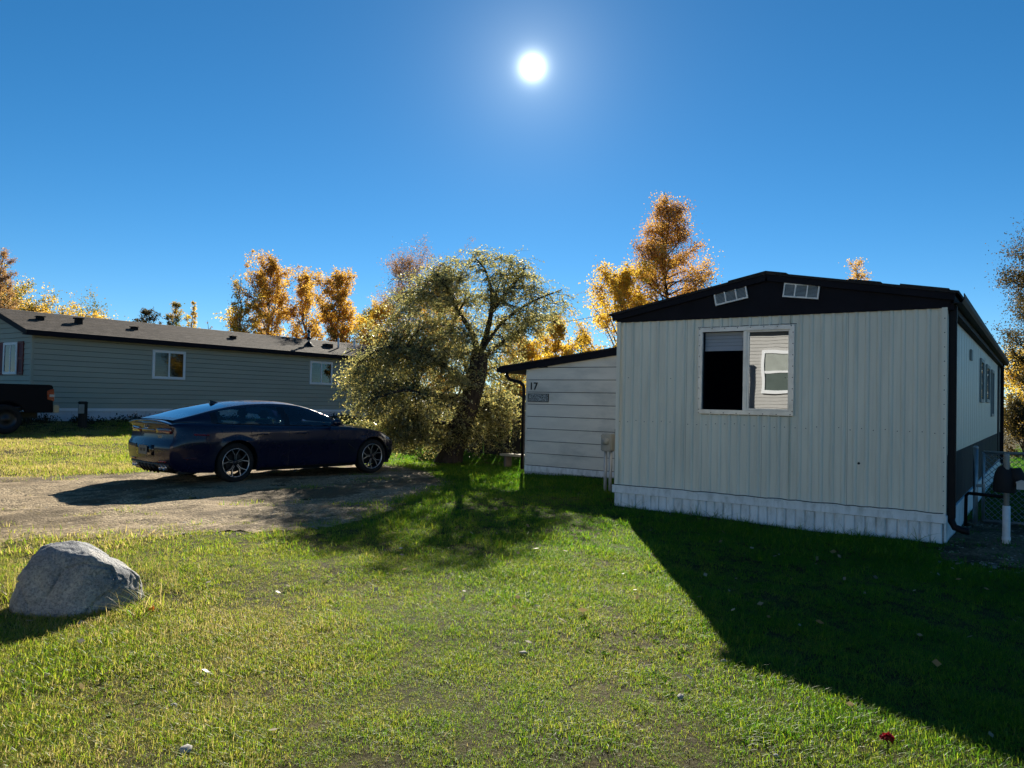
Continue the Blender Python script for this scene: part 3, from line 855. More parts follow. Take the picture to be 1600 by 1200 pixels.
for y_ in (24.6, 25.6):
    m = lb(); m.tube([(-27.0, y_, z - 0.1), (-27.0, y_, z + 0.45)], 0.045, 8); m.build('vent_pipe', MAT['vinyl_white'], lh, smooth=True)
m = lb(); m.box(-27.2, -26.9, 23.8, 24.2, z - 0.05, z + 0.14); m.build('roof_vent', MAT['black_metal'], lh, bevel=0.01)
MAT['curtain'] = pmat('curtain', (0.16, 0.18, 0.17), 0.8, 0.2, var=0.1)
def slider(name, par, y0, y1, z0, z1):
    m = lb(); f = 0.09; x0, x1 = LX + 0.0, LX + 0.055
    m.box(x0, x1, y0, y1, z1 - f, z1).box(x0, x1, y0, y1, z0, z0 + f).box(x0, x1, y0, y0 + f, z0 + f, z1 - f).box(x0, x1, y1 - f, y1, z0 + f, z1 - f)
    ym = (y0 + y1) / 2
    m.box(x0, x1 - 0.012, ym - 0.03, ym + 0.03, z0 + f, z1 - f)
    w = m.build(name, MAT['vinyl_white'], par)
    for a, b in ((y0 + f, ym - 0.03), (ym + 0.03, y1 - f)):
        lb().box(LX + 0.030, LX + 0.034, a, b, z0 + f, z1 - f).build('pane', MAT['far_glass'], w)
    lb().box(LX + 0.020, LX + 0.0225, y0 + f, ym - 0.03, z0 + f, z1 - f).build('dark_room_sheet', MAT['interior'], w)  # thin dark sheet, its colour stands in for the unlit room
    lb().box(LX + 0.020, LX + 0.0225, ym + 0.03, y1 - f, z0 + f, z1 - f).build('curtain', MAT['curtain'], w)
    return w
slider('window', lh, 14.98, 16.25, 2.03, 3.06)
slider('window', lh, 22.08, 23.35, 2.05, 3.06)
# end wall window with shutters
def endwin():
    x0, x1, z0, z1, f = -27.92, -26.93, 2.02, 3.05, 0.08
    y0, y1 = LY0 - 0.055, LY0 - 0.0
    m = lb()
    m.box(x0, x1, y0, y1, z1 - f, z1).box(x0, x1, y0, y1, z0, z0 + f).box(x0, x0 + f, y0, y1, z0 + f, z1 - f).box(x1 - f, x1, y0, y1, z0 + f, z1 - f)
    xm_ = (x0 + x1) / 2
    m.box(xm_ - 0.025, xm_ + 0.025, y0 + 0.01, y1, z0 + f, z1 - f)
    w = m.build('window', MAT['vinyl_white'], lh)
    lb().box(x0 + f, x1 - f, LY0 - 0.034, LY0 - 0.031, z0 + f, z1 - f).build('pane', MAT['far_glass'], w)
    lb().box(x0 + f, x1 - f, LY0 - 0.024, LY0 - 0.022, z0 + f, z1 - f).build('dark_room_sheet', MAT['interior'], w)  # dark-coloured sheet in place of the shaded room behind the pane
    for a, b in ((x0 - 0.42, x0 - 0.03), (x1 + 0.03, x1 + 0.42)):
        m = lb(); m.box(a, a + 0.05, y0 + 0.01, y1, z0 - 0.02, z1 + 0.02).box(b - 0.05, b, y0 + 0.01, y1, z0 - 0.02, z1 + 0.02)
        for c in (z0 - 0.02, (z0 + z1) / 2 - 0.03, z1 - 0.05): m.box(a + 0.05, b - 0.05, y0 + 0.01, y1, c, c + 0.07)
        n = 14
        for k in range(n):
            zz = z0 + 0.06 + (z1 - z0 - 0.12) * k / n
            m.add([(a + 0.05, y1 - 0.02, zz + 0.07), (b - 0.05, y1 - 0.02, zz + 0.07), (b - 0.05, y0 + 0.018, zz), (a + 0.05, y0 + 0.018, zz)], [(0, 1, 2, 3)])
        m.build('shutter', MAT['shutter'], lh)
endwin()

# ------------------------------------------------------------------ the house across the street, met only in the window's mirror
nh = empty('neighbour_house', (-7.5, -7.4, 0), 0, 'beige sided house with a white double-hung window, mirrored in the sliding window', 'house')
def nb_(): return MB((-7.5, -7.4, 0))
m = nb_(); m.box(-15, -1.0, -14.0, -7.03, 0.2, 4.2); m.prism([(-15, -14, 4.2), (-15, -7.03, 4.2), (-15, -10.5, 5.6)], (14, 0, 0)); m.build('core_wall', MAT['beige'], nh)
for k in range(26):
    z = 1.25 + 0.115 * k
    m = nb_(); m.prism([(-15, -7.03, z), (-15, -7.0, z), (-15, -7.022, z + 0.12), (-15, -7.03, z + 0.12)], (14, 0, 0)); m.build('siding_board', MAT['beige'], nh)
nb_().box(-15.05, -0.95, -7.03, -6.96, 1.12, 1.25).build('trim_board', MAT['vinyl_white'], nh)
m = nb_(); x0, x1, z0, z1 = -7.95, -6.75, 1.95, 3.45; f = 0.11
m.box(x0, x1, -7.0, -6.93, z1 - f, z1).box(x0, x1, -7.0, -6.93, z0, z0 + f).box(x0, x0 + f, -7.0, -6.93, z0 + f, z1 - f).box(x1 - f, x1, -7.0, -6.93, z0 + f, z1 - f).box(x0 + f, x1 - f, -7.0, -6.94, 2.66, 2.74)
w_ = m.build('window', MAT['blind'], nh)
nb_().box(x0 + f, x1 - f, -6.975, -6.97, 2.74, z1 - f).build('blind', pmat('dull_blind', (0.33, 0.36, 0.33), 0.7), w_)
nb_().box(x0 + f, x1 - f, -6.975, -6.97, z0 + f, 2.66).build('pane', pmat('dull_glass', (0.10, 0.13, 0.12), 0.2), w_)
m = nb_(); m.prism([(-15.4, -6.6, 4.15), (-15.4, -10.5, 5.75), (-15.4, -14.4, 4.15)], (14.8, 0, 0)); m.build('roof', MAT['dark_roof'], nh)
pp = empty('shadow_post', (-9.22, -5.6, 0), 0, 'unseen dark post before the beige house, its shadow mirrored in the sliding window', 'post')  # unseen post, set so its shadow crosses the mirrored wall
m = MB(); m.box(-0.06, 0.06, -0.06, 0.06, -0.1, 3.6); m.build('post', MAT['wood_dark'], pp)
m = MB(); m.box(-0.08, 0.08, -0.08, 0.08, 3.6, 3.65); m.build('cap', MAT['wood_dark'], pp)

# ------------------------------------------------------------------ vehicles
def car_paint(name, base, flake=0.0):
    m, t, out = new_mat(name)
    n = noise_tex(t, 3.0, 3, coord='obj')
    r = N(t, 'ShaderNodeMapRange', {'Value': n, 'To Min': 0.22, 'To Max': 0.34}).outputs[0]
    b = N(t, 'ShaderNodeBsdfPrincipled', {'Base Color': (*base, 1), 'Roughness': r, 'Specular IOR Level': 0.25, 'Coat Weight': 0.55, 'Coat Roughness': 0.03})
    t.links.new(b.outputs[0], out.inputs['Surface'])
    return m
MAT['paint'] = car_paint('paint', (0.004, 0.005, 0.024))
MAT['truck_paint'] = pmat('truck_paint', (0.005, 0.005, 0.008), 0.5, 0.12, var=0.1, coord='obj')
MAT['trim_black'] = pmat('trim_black', (0.008, 0.008, 0.009), 0.45, 0.4, var=0.1, coord='obj')
MAT['gloss_black'] = pmat('gloss_black', (0.006, 0.006, 0.008), 0.12, 0.5, var=0.05, coord='obj')
MAT['rubber'] = pmat('rubber', (0.018, 0.017, 0.017), 0.85, 0.2, var=0.2, vscale=9, coord='obj')
MAT['rim_dark'] = pmat('rim_dark', (0.030, 0.030, 0.034), 0.35, 0.5, metal=0.6, var=0.1, coord='obj')
MAT['rim_cut'] = pmat('rim_cut', (0.50, 0.50, 0.52), 0.28, 0.5, metal=0.75, var=0.08, vscale=10, coord='obj')
MAT['chrome'] = pmat('chrome', (0.62, 0.62, 0.64), 0.16, 0.5, metal=1.0, var=0.05, coord='obj')
MAT['steel'] = pmat('steel', (0.35, 0.35, 0.36), 0.3, 0.5, metal=0.9, var=0.1, coord='obj')
MAT['car_glass'] = glass_mat('car_glass', (0.66, 0.82, 0.84), 0.03, 0.005)
MAT['rear_glass'] = glass_mat('rear_glass', (0.22, 0.30, 0.32), 0.16, 0.01)
MAT['red_lens'] = pmat('red_lens', (0.22, 0.010, 0.010), 0.12, 0.5, var=0.1, coord='obj', coat=0.6)
MAT['dark_lens'] = pmat('dark_lens', (0.06, 0.010, 0.012), 0.1, 0.5, var=0.1, coord='obj', coat=0.8)
MAT['clear_lens'] = pmat('clear_lens', (0.30, 0.31, 0.33), 0.1, 0.5, var=0.1, coord='obj', coat=0.6)
MAT['seat'] = pmat('seat', (0.015, 0.014, 0.014), 0.7, 0.2, var=0.2, coord='obj')
MAT['plate'] = pmat('plate', (0.10, 0.11, 0.12), 0.4, 0.4, var=0.05, coord='obj')
MAT['disc'] = pmat('disc', (0.16, 0.15, 0.15), 0.4, 0.5, metal=0.8, var=0.1, coord='obj')

def lerp_tab(tab, x):
    if x <= tab[0][0]: return tab[0][1]
    for (a, b), (c, d) in zip(tab[:-1], tab[1:]):
        if x <= c:
            t = (x - a) / (c - a)
            return b + (d - b) * t
    return tab[-1][1]
def smooth_tab(tab, x):
    """monotone-ish cubic through the table"""
    X = [p[0] for p in tab]; Yv = [p[1] for p in tab]
    if x <= X[0]: return Yv[0]
    if x >= X[-1]: return Yv[-1]
    i = max(k for k in range(len(X) - 1) if X[k] <= x)
    def sl(k):
        if k == 0: return (Yv[1] - Yv[0]) / (X[1] - X[0])
        if k == len(X) - 1: return (Yv[-1] - Yv[-2]) / (X[-1] - X[-2])
        a, b = (Yv[k] - Yv[k - 1]) / (X[k] - X[k - 1]), (Yv[k + 1] - Yv[k]) / (X[k + 1] - X[k])
        return 0.0 if a * b <= 0 else 2 * a * b / (a + b)
    h = X[i + 1] - X[i]; t = (x - X[i]) / h
    m0, m1 = sl(i) * h, sl(i + 1) * h
    return ((2 * t ** 3 - 3 * t ** 2 + 1) * Yv[i] + (t ** 3 - 2 * t ** 2 + t) * m0 + (-2 * t ** 3 + 3 * t ** 2) * Yv[i + 1] + (t ** 3 - t ** 2) * m1)

# fastback saloon: x forward from the rear axle, y to its left, z up
WB, RW = 2.905, 0.338
BELT = [(-1.06, 0.985), (-0.9, 1.005), (-0.5, 1.000), (0.0, 0.975), (0.8, 0.945), (1.8, 0.925), (2.3, 0.915), (2.8, 0.865), (3.2, 0.795), (3.5, 0.705), (3.74, 0.60)]
DECK = [(-1.08, 1.045), (-0.95, 1.055), (-0.75, 1.07), (0.0, 1.03), (1.8, 0.99), (2.3, 0.985), (2.8, 0.930), (3.2, 0.855), (3.5, 0.765), (3.74, 0.63)]
PLAN = [(-1.1, 0.800), (-1.0, 0.850), (-0.8, 0.895), (-0.45, 0.925), (0.0, 0.935), (0.5, 0.925), (1.0, 0.905), (2.0, 0.908), (2.6, 0.922), (2.95, 0.925), (3.25, 0.895), (3.5, 0.83), (3.66, 0.72), (3.74, 0.60)]
SECT = [(0.17, 0.915), (0.24, 0.955), (0.36, 0.972), (0.50, 0.982), (0.66, 1.0), (0.74, 0.995), (0.84, 0.985), (0.92, 0.965), (1.0, 0.93), (1.06, 0.90)]
REARX = [(0.17, -0.90), (0.28, -1.01), (0.42, -1.075), (0.58, -1.095), (0.66, -1.085), (0.72, -1.045), (0.86, -1.03), (0.95, -1.055), (1.0, -1.085), (1.06, -1.09)]
FRONTX = [(0.17, 3.50), (0.3, 3.60), (0.45, 3.64), (0.55, 3.64), (0.62, 3.62), (0.70, 3.55), (0.8, 3.42), (1.0, 3.3)]
ROOFZ = [(-0.98, 1.062), (-0.7, 1.145), (-0.3, 1.262), (0.1, 1.345), (0.5, 1.388), (0.85, 1.400), (1.15, 1.388), (1.4, 1.355), (1.7, 1.262), (2.0, 1.135), (2.32, 0.988)]
ARCH = 0.392
def sill(x):
    z = 0.20 if -0.5 < x < 3.4 else 0.20
    z = 0.185 + 0.05 * max(0, -x - 0.4) * 1.2 + 0.02 * max(0, x - 3.1)
    for xc in (0.0, WB):
        d = ARCH ** 2 - (x - xc) ** 2
        if d > 0:
            z = max(z, RW + math.sqrt(d))
    return z
def endx(x, z):
    if x < -0.55:
        s = (-0.55 - x) / (1.095 - 0.55)
        return -0.55 + s * (smooth_tab(REARX, z) + 0.55)
    if x > 3.1:
        s = (x - 3.1) / (3.74 - 3.1)
        return 3.1 + s * (smooth_tab(FRONTX, z) - 3.1)
    return x
def halfw(x, z): return smooth_tab(PLAN, x) * smooth_tab(SECT, z)
def side_x():
    xs_ = set()
    x = -1.095
    while x < 3.74:
        xs_.add(round(x, 4)); x += 0.05
    xs_.add(3.74)
    for xc in (0.0, WB):
        for k in range(0, 33):
            xs_.add(round(xc - ARCH * math.cos(math.pi * k / 32), 4))
    return sorted(xs_)
def make_car(loc, rz, label):
    car = empty('parked_car', loc, rz, label, 'car')
    XS = side_x()
    NR = 15
    bm_v, bm_f = [], []
    m = MB()
    rows = []
    for x in XS:
        zb, zt = sill(x), smooth_tab(BELT, x)
        ring = []
        for k in range(NR):
            t = k / (NR - 1)
            z = zb + (zt - zb) * t
            w = halfw(x, z)
            w += 0.016 * math.exp(-((z - 0.70 - 0.02 * (x < 0.6) * (0.6 - x)) / 0.035) ** 2) * (0.4 < x < 2.7 or x < 0.4) * 0.5
            # wheel arch lips stand a little proud
            for xc in (0.0, WB):
                r = math.hypot(x - xc, z - RW)
                if r < ARCH + 0.09: w += 0.014 * max(0, 1 - (r - ARCH) / 0.09)
            ring.append((endx(x, z), w, z))
        rows.append(ring)
    # both flanks
    vs, fs = [], []
    for s in (1, -1):
        b = len(vs)
        for ring in rows:
            vs += [(p[0], s * p[1], p[2]) for p in ring]
        for i in range(len(rows) - 1):
            for k in range(NR - 1):
                a = b + i * NR + k
                fs.append((a, a + NR, a + NR + 1, a + 1) if s < 0 else (a, a + 1, a + NR + 1, a + NR))
    # deck across the car (bonnet, boot lid; the cabin covers the middle)
    fr = [1, 0.93, 0.8, 0.6, 0.3, 0, -0.3, -0.6, -0.8, -0.93, -1]
    b = len(vs)
    for x, ring in zip(XS, rows):
        e, zt = ring[-1], smooth_tab(DECK, x)
        for q in fr:
            zz = e[2] + (zt - e[2]) * (1 - abs(q) ** 2.4)
            if 2.3 < x < 3.5: zz += 0.010 * math.exp(-((abs(q) - 0.62) / 0.12) ** 2)
            vs.append((e[0] + (-0.045 * (1 - q * q) if x < -0.98 else 0) * min(1, (-x - 0.98) / 0.1 if x < -0.98 else 0), e[1] * q, zz))
    nf = len(fr)
    for i in range(len(XS) - 1):
        for k in range(nf - 1):
            a = b + i * nf + k
            fs.append((a, a + 1, a + nf + 1, a + nf))
    # tail and nose: rows bowed in plan
    for ring, sgn in ((rows[0], -1), (rows[-1], 1)):
        b = len(vs)
        cols = [1, 0.96, 0.88, 0.7, 0.45, 0.2, 0, -0.2, -0.45, -0.7, -0.88, -0.96, -1]
        for p in ring:
            for q in cols:
                vs.append((p[0] + sgn * (0.07 if sgn < 0 else 0.08) * (1 - q * q), p[1] * q, p[2]))
        nc = len(cols)
        for k in range(NR - 1):
            for j in range(nc - 1):
                a = b + k * nc + j
                fs.append((a, a + 1, a + nc + 1, a + nc))
        # close the gap up to the deck
        b2 = len(vs)
        zt = smooth_tab(DECK, XS[0] if sgn < 0 else XS[-1])
        for q in cols:
            p = ring[-1]
            zz = p[2] + (zt - p[2]) * (1 - abs(q) ** 2.4)
            vs.append((p[0] + sgn * (0.045 if sgn < 0 else 0.0) * (1 - q * q), p[1] * q, zz))
        for j in range(nc - 1):
            fs.append((b + (NR - 1) * nc + j, b + (NR - 1) * nc + j + 1, b2 + j + 1, b2 + j))
    m.add(vs, fs)
    me = m.mesh('body', MAT['paint'], smooth=True)
    bm = bmesh.new(); bm.from_mesh(me)
    bmesh.ops.remove_doubles(bm, verts=bm.verts, dist=0.0008)
    bmesh.ops.recalc_face_normals(bm, faces=bm.faces)
    bm.to_mesh(me); bm.free(); me.shade_smooth()
    body = link('body', me, car)
    # ---------------- cabin
    GX = [-0.98 + 3.30 * k / 88 for k in range(89)]
    def cab(x):
        zc = smooth_tab(ROOFZ, x)
        zb = min(smooth_tab(BELT, x) - 0.004, zc - 0.004)
        yb = halfw(x, smooth_tab(BELT, x)) - 0.055
        if x > 1.9: yb -= 0.10 * ((x - 1.9) / 0.42) ** 2
        if x < -0.35: yb -= 0.10 * ((-0.35 - x) / 0.63) ** 1.5
        zr = zb + (zc - zb) * 0.885
        yr = yb - 0.56 * (zr - zb)
        return zc, zb, yb, zr, yr
    def side_pt(x, t):
        zc, zb, yb, zr, yr = cab(x)
        z = zb + (zr - zb) * t
        y = yb + (yr - yb) * t + 0.028 * math.sin(math.pi * t)
        return y, z
    def roof_pt(x, q):
        zc, zb, yb, zr, yr = cab(x)
        return yr * q, zr + (zc - zr) * (1 - abs(q) ** 2.6)
    TS = [0.0, 0.09, 0.3, 0.55, 0.78, 0.87, 1.0]
    QS = [1, 0.97, 0.90, 0.75, 0.5, 0.25, 0, -0.25, -0.5, -0.75, -0.90, -0.97, -1]
    parts = {}
    def put(key, quad):
        parts.setdefault(key, []).append(quad)
    for i in range(len(GX) - 1):
        xa, xb = GX[i], GX[i + 1]
        xm_ = (xa + xb) / 2
        for s in (1, -1):
            for k in range(len(TS) - 1):
                q = []
                for x, t in ((xa, TS[k]), (xb, TS[k]), (xb, TS[k + 1]), (xa, TS[k + 1])):
                    y, z = side_pt(x, t); q.append((x, s * y, z))
                tm = (TS[k] + TS[k + 1]) / 2
                h = cab(xm_)[3] - cab(xm_)[1]
                if 1 <= k <= 4 and h > 0.075 and -0.30 < xm_ < 2.0:
                    lean = 0.10 * (tm - 0.5)
                    if 0.93 < xm_ + lean < 1.06: put(('pillar', s), q)
                    elif xm_ + lean >= 1.06: put(('front_side_window', s), q)
                    else: put(('rear_side_window', s), q)
                elif 1 <= k <= 4 and -0.42 < xm_ < -0.30 and h > 0.05: put(('pillar', s), q)
                else: put(('cabin', 0), q)
        for k in range(len(QS) - 1):
            q = []
            for x, u in ((xa, QS[k]), (xb, QS[k]), (xb, QS[k + 1]), (xa, QS[k + 1])):
                y, z = roof_pt(x, u); q.append((x, y, z))
            um = abs(QS[k] + QS[k + 1]) / 2
            if um < 0.9 and xm_ > 1.36 and xm_ < 2.27: put(('windscreen', 0), q)
            elif um < 0.9 and -0.86 < xm_ < -0.02: put(('rear_window', 0), q)
            else: put(('cabin', 0), q)
    names = {'cabin': ('cabin_shell', 'paint'), 'pillar': ('pillar_trim', 'gloss_black'), 'front_side_window': ('side_window', 'car_glass'),
             'rear_side_window': ('side_window', 'car_glass'), 'windscreen': ('windscreen', 'car_glass'), 'rear_window': ('rear_window', 'rear_glass')}
    for key, quads in parts.items():
        m = MB()
        for q in quads: m.add(q, [(0, 1, 2, 3)])
        nm, mt_ = names[key[0]]
        me = m.mesh(nm, MAT[mt_], fix=False)
        bm = bmesh.new(); bm.from_mesh(me); bmesh.ops.remove_doubles(bm, verts=bm.verts, dist=0.0005); bmesh.ops.recalc_face_normals(bm, faces=bm.faces); bm.to_mesh(me); bm.free()
        me.shade_smooth()
        link(nm, me, car)
    # bright strip along the top of the side windows
    for s in (1, -1):
        for t in (0.075,):
            m = MB(); m.tube([(x, s * (side_pt(x, t)[0] + 0.004), side_pt(x, t)[1]) for x in [(-0.40 + 2.38 * k / 30) for k in range(31)]], 0.007, 5)
            m.build('window_trim', MAT['trim_black'], car, smooth=True)
    # floor, seats, dashboard, steering wheel
    m = MB(); m.box(-0.95, 3.4, -0.80, 0.80, 0.19, 0.24); m.build('floor_pan', MAT['trim_black'], car)
    for x, y in ((1.05, 0.38), (1.05, -0.38), (0.10, 0.38), (0.10, -0.38)):
        m = MB()
        m.prism([(x + 0.5, y - 0.24, 0.42), (x + 0.5, y - 0.24, 0.56), (x + 0.02, y - 0.24, 0.52), (x - 0.20, y - 0.22, 1.06), (x - 0.31, y - 0.22, 1.05), (x - 0.12, y - 0.24, 0.40)], (0, 0.47, 0))
        st = m.build('seat', MAT['seat'], car, bevel=0.03)
        m = MB(); m.box(x - 0.30, x - 0.20, y - 0.13, y + 0.13, 1.075, 1.225); m.build('headrest', MAT['seat'], st, bevel=0.035)
    m = MB(); m.prism([(1.75, -0.68, 0.5), (1.72, -0.68, 0.86), (1.95, -0.68, 0.94), (2.35, -0.66, 0.93), (2.35, -0.68, 0.5)], (0, 1.35, 0)); m.build('dashboard', MAT['seat'], car, bevel=0.02)
    m = MB(); c = Vector((1.55, 0.38, 0.86)); m.tube([c + Vector((0.08 * math.sin(a), 0.18 * math.cos(a), 0.165 * math.sin(a))) for a in [2 * math.pi * k / 20 for k in range(21)]], 0.016, 6)
    m.build('steering_wheel', MAT['seat'], car, smooth=True)
    # wheels
    for xc in (0.0, WB):
        for s in (1, -1):
            yo_ = 0.905
            m = MB()
            pr = [(0.235, -0.20), (0.30, -0.215), (0.328, -0.20), (RW, -0.17), (RW, -0.045), (0.328, -0.012), (0.30, 0.0), (0.262, -0.002), (0.247, -0.016)]
            m.lathe([(r, s * (yo_ + o)) for r, o in pr], (xc, 0, RW), 'y', 40)
            wheel = m.build('wheel', MAT['rubber'], car, smooth=True)
            wheel.name = 'wheel'
            m = MB(); m.lathe([(0.247, s * (yo_ - 0.016)), (0.244, s * (yo_ - 0.006)), (0.236, s * (yo_ - 0.006)), (0.232, s * (yo_ - 0.02))], (xc, 0, RW), 'y', 40)
            m.build('rim_lip', MAT['rim_cut'], wheel, smooth=True)
            m = MB(); m.lathe([(0.232, s * (yo_ - 0.02)), (0.225, s * (yo_ - 0.06)), (0.215, s * (yo_ - 0.19))], (xc, 0, RW), 'y', 40)
            m.lathe([(0.16, s * (yo_ - 0.10)), (0.16, s * (yo_ - 0.085)), (0.08, s * (yo_ - 0.085)), (0.0001, s * (yo_ - 0.085))], (xc, 0, RW), 'y', 28)
            m.build('rim_barrel', MAT['rim_dark'], wheel, smooth=False)
            def P(r, a, o): return Vector((xc + r * math.cos(a), s * (yo_ + o), RW + r * math.sin(a)))
            def strut(mm, r0, a0, w0, r1, a1, w1, d0, d1, th):
                p0, p1 = P(r0, a0, d0), P(r1, a1, d1)
                t_ = (p1 - p0).normalized(); n_ = t_.cross(Vector((0, 1, 0))).normalized(); o_ = Vector((0, -s * th, 0))
                q = [p0 - n_ * w0, p0 + n_ * w0, p1 + n_ * w1, p1 - n_ * w1]
                mm.add(q + [v + o_ for v in q], [(0, 1, 2, 3), (7, 6, 5, 4), (0, 4, 5, 1), (1, 5, 6, 2), (2, 6, 7, 3), (3, 7, 4, 0)])
            a_off = 0.25 if xc else 0.05
            for k in range(5):
                a = a_off + math.pi / 2 + k * 2 * math.pi / 5
                ms = MB(); mc = MB()
                for e in (-1, 1):
                    strut(ms, 0.04, a + e * 0.25, 0.012, 0.135, a + e * 0.10, 0.012, -0.03, -0.022, 0.03)
                    strut(ms, 0.13, a + e * 0.10, 0.012, 0.235, a + e * 0.30, 0.010, -0.022, -0.010, 0.03)
                    strut(mc, 0.05, a + e * 0.24, 0.0030, 0.134, a + e * 0.10, 0.0045, -0.0275, -0.0195, 0.002)
                    strut(mc, 0.132, a + e * 0.10, 0.0050, 0.235, a + e * 0.30, 0.0055, -0.0195, -0.0075, 0.002)
                ms.build('spoke', MAT['rim_dark'], wheel)
                mc.build('spoke_face', MAT['rim_cut'], wheel)
            m = MB(); m.lathe([(0.055, s * (yo_ - 0.05)), (0.055, s * (yo_ - 0.03)), (0.035, s * (yo_ - 0.02)), (0.0001, s * (yo_ - 0.018))], (xc, 0, RW), 'y', 16); m.build('hub_cap', MAT['rim_dark'], wheel, smooth=True)
            # the well behind the wheel
            m = MB()
            n = 24; vs, fs = [], []
            for k in range(n + 1):
                a = math.pi * k / n * 1.16 - 0.08 * math.pi
                for y_ in (0.90, 0.58):
                    vs.append((xc + (ARCH - 0.006) * math.cos(a), s * y_, RW + (ARCH - 0.006) * math.sin(a)))
            for k in range(n): fs.append((2 * k, 2 * k + 1, 2 * k + 3, 2 * k + 2))
            vs.append((xc, s * 0.58, RW)); c_ = len(vs) - 1
            for k in range(n): fs.append((2 * k + 1, 2 * k + 3, c_))
            m.add(vs, fs); m.build('wheel_well', MAT['trim_black'], car)
    # sill trims
    for s in (1, -1):
        m = MB(); m.prism([(0.42, s * 0.862, 0.175), (2.46, s * 0.862, 0.175), (2.44, s * 0.895, 0.235), (0.44, s * 0.895, 0.235)], (0, -s * 0.05, 0)); m.build('sill_trim', MAT['trim_black'], car)
    def on_side(x, z, s, d=0.0):
        return Vector((endx(x, z), s * (halfw(x, z) + d), z))
    def seam(pts, s, r=0.004, name='door_seam', mat='ink', d=0.001):
        m = MB(); m.tube([on_side(x, z, s, d) for x, z in pts], r, 4); return m.build(name, MAT[mat], car)
    def zline(x, z0, z1, n=8, dx=0.0): return [(x + dx * k / n, z0 + (z1 - z0) * k / n) for k in range(n + 1)]
    for s in (1, -1):
        seam(zline(2.12, 0.24, 0.92), s); seam(zline(1.02, 0.24, 0.94), s); seam(zline(0.40, 0.56, 0.30, 4) , s); seam(zline(0.40, 0.56, 0.68, 4, -0.12) + zline(0.28, 0.68, 0.96, 5, -0.04), s)
        for x in (0.48, 1.28):
            m = MB(); m.tube([on_side(x - 0.11, 0.815, s, 0.008), on_side(x - 0.06, 0.82, s, 0.026), on_side(x + 0.06, 0.82, s, 0.026), on_side(x + 0.11, 0.815, s, 0.008)], [0.009, 0.013, 0.013, 0.009], 8)
            m.build('door_handle', MAT['paint'], car, smooth=True)
        # mirror
        p = Vector((1.93, s * 0.86, 0.955))
        m = MB(); m.tube([p, p + Vector((-0.02, s * 0.10, 0.03))], 0.025, 6)
        m.tube([p + Vector((0.06, s * 0.10, 0.055)), p + Vector((0.045, s * 0.14, 0.06)), p + Vector((0.0, s * 0.19, 0.06)), p + Vector((-0.03, s * 0.245, 0.05))], [0.035, 0.075, 0.078, 0.05], 10)
        tag(m.build('door_mirror', MAT['paint'], car, smooth=True))
        # red strip ahead of the tail light, tail light wrap, side vents
        seam([(-0.50 - 0.04 * k, 0.815 + 0.002 * k) for k in range(8)], s, 0.013, 'side_reflector', 'red_lens', 0.0)
        seam([(-0.72 - 0.0625 * k, 0.44) for k in range(4)], s, 0.012, 'bumper_reflector', 'dark_lens', 0.0)
        seam([(2.30 + 0.03 * k, 0.60 - 0.02 * k) for k in range(6)], s, 0.012, 'side_vent', 'trim_black', 0.0)
        # headlight
        m = MB()
        vs = []
        for x, z0, z1 in ((3.12, 0.76, 0.785), (3.3, 0.68, 0.745), (3.45, 0.645, 0.705), (3.6, 0.63, 0.655)):
            vs += [on_side(x, z0, s, 0.004), on_side(x, z1, s, 0.004)]
        m.add(vs, [(2 * k, 2 * k + 2, 2 * k + 3, 2 * k + 1) for k in range(3)])
        m.build('headlight', MAT['clear_lens'], car, smooth=True)
    # ---------------- tail
    def tail(y, z, d=0.0):
        """a point on the tail face"""
        w = smooth_tab(PLAN, -1.095) * smooth_tab(SECT, z)
        q = max(-1, min(1, y / w))
        return Vector((smooth_tab(REARX, z) - 0.07 * (1 - q * q) - d, y, z))
    def tail_patch(name, mat, ys_, z0, z1, d=0.004, th=0.012, nz=3):
        m = MB(); vs, fs = [], []
        ny = len(ys_)
        zf0 = z0 if callable(z0) else (lambda y: z0); zf1 = z1 if callable(z1) else (lambda y: z1)
        for k in range(nz):
            for y in ys_:
                z = zf0(y) + (zf1(y) - zf0(y)) * k / (nz - 1)
                vs.append(tail(y, z, d))
        for k in range(nz - 1):
            for j in range(ny - 1): fs.append((k * ny + j, k * ny + j + 1, (k + 1) * ny + j + 1, (k + 1) * ny + j))
        m.add(vs, fs)
        o = m.build(name, MAT[mat], car, smooth=True)
        sm_ = o.modifiers.new('thickness', 'SOLIDIFY'); sm_.thickness = th; sm_.offset = 0
        return o
    def rng_(a, b, n): return [a + (b - a) * k / (n - 1) for k in range(n)]
    for s in (1, -1):
        tail_patch('tail_light', 'dark_lens', [s * v for v in rng_(0.30, 0.735, 8)], lambda y: 0.845 - 0.01 * abs(y), lambda y: 0.925 - 0.02 * (0.74 - abs(y)), 0.006)
        tail_patch('tail_light_strip', 'red_lens', [s * v for v in rng_(0.36, 0.73, 8)], 0.868, 0.880, 0.016, 0.006)
        tail_patch('rear_reflector', 'red_lens', [s * v for v in rng_(0.42, 0.66, 5)], 0.37, 0.395, 0.006)
        for y in (0.47, 0.58):
            m = MB(); c = tail(s * y, 0.285); m.lathe([(0.046, 0.10), (0.046, -0.045), (0.040, -0.045), (0.038, 0.05)], c, 'x', 16); m.build('exhaust_tip', MAT['steel'], car, smooth=True)
    tail_patch('light_bar', 'dark_lens', rng_(-0.30, 0.30, 9), 0.862, 0.895, 0.005)
    tail_patch('diffuser', 'trim_black', rng_(-0.70, 0.70, 13), 0.20, 0.345, 0.008, 0.02)
    for k in range(5):
        tail_patch('diffuser_fin', 'trim_black', [-0.26 + 0.13 * k - 0.008, -0.26 + 0.13 * k + 0.008], 0.19, 0.32, 0.03, 0.05)
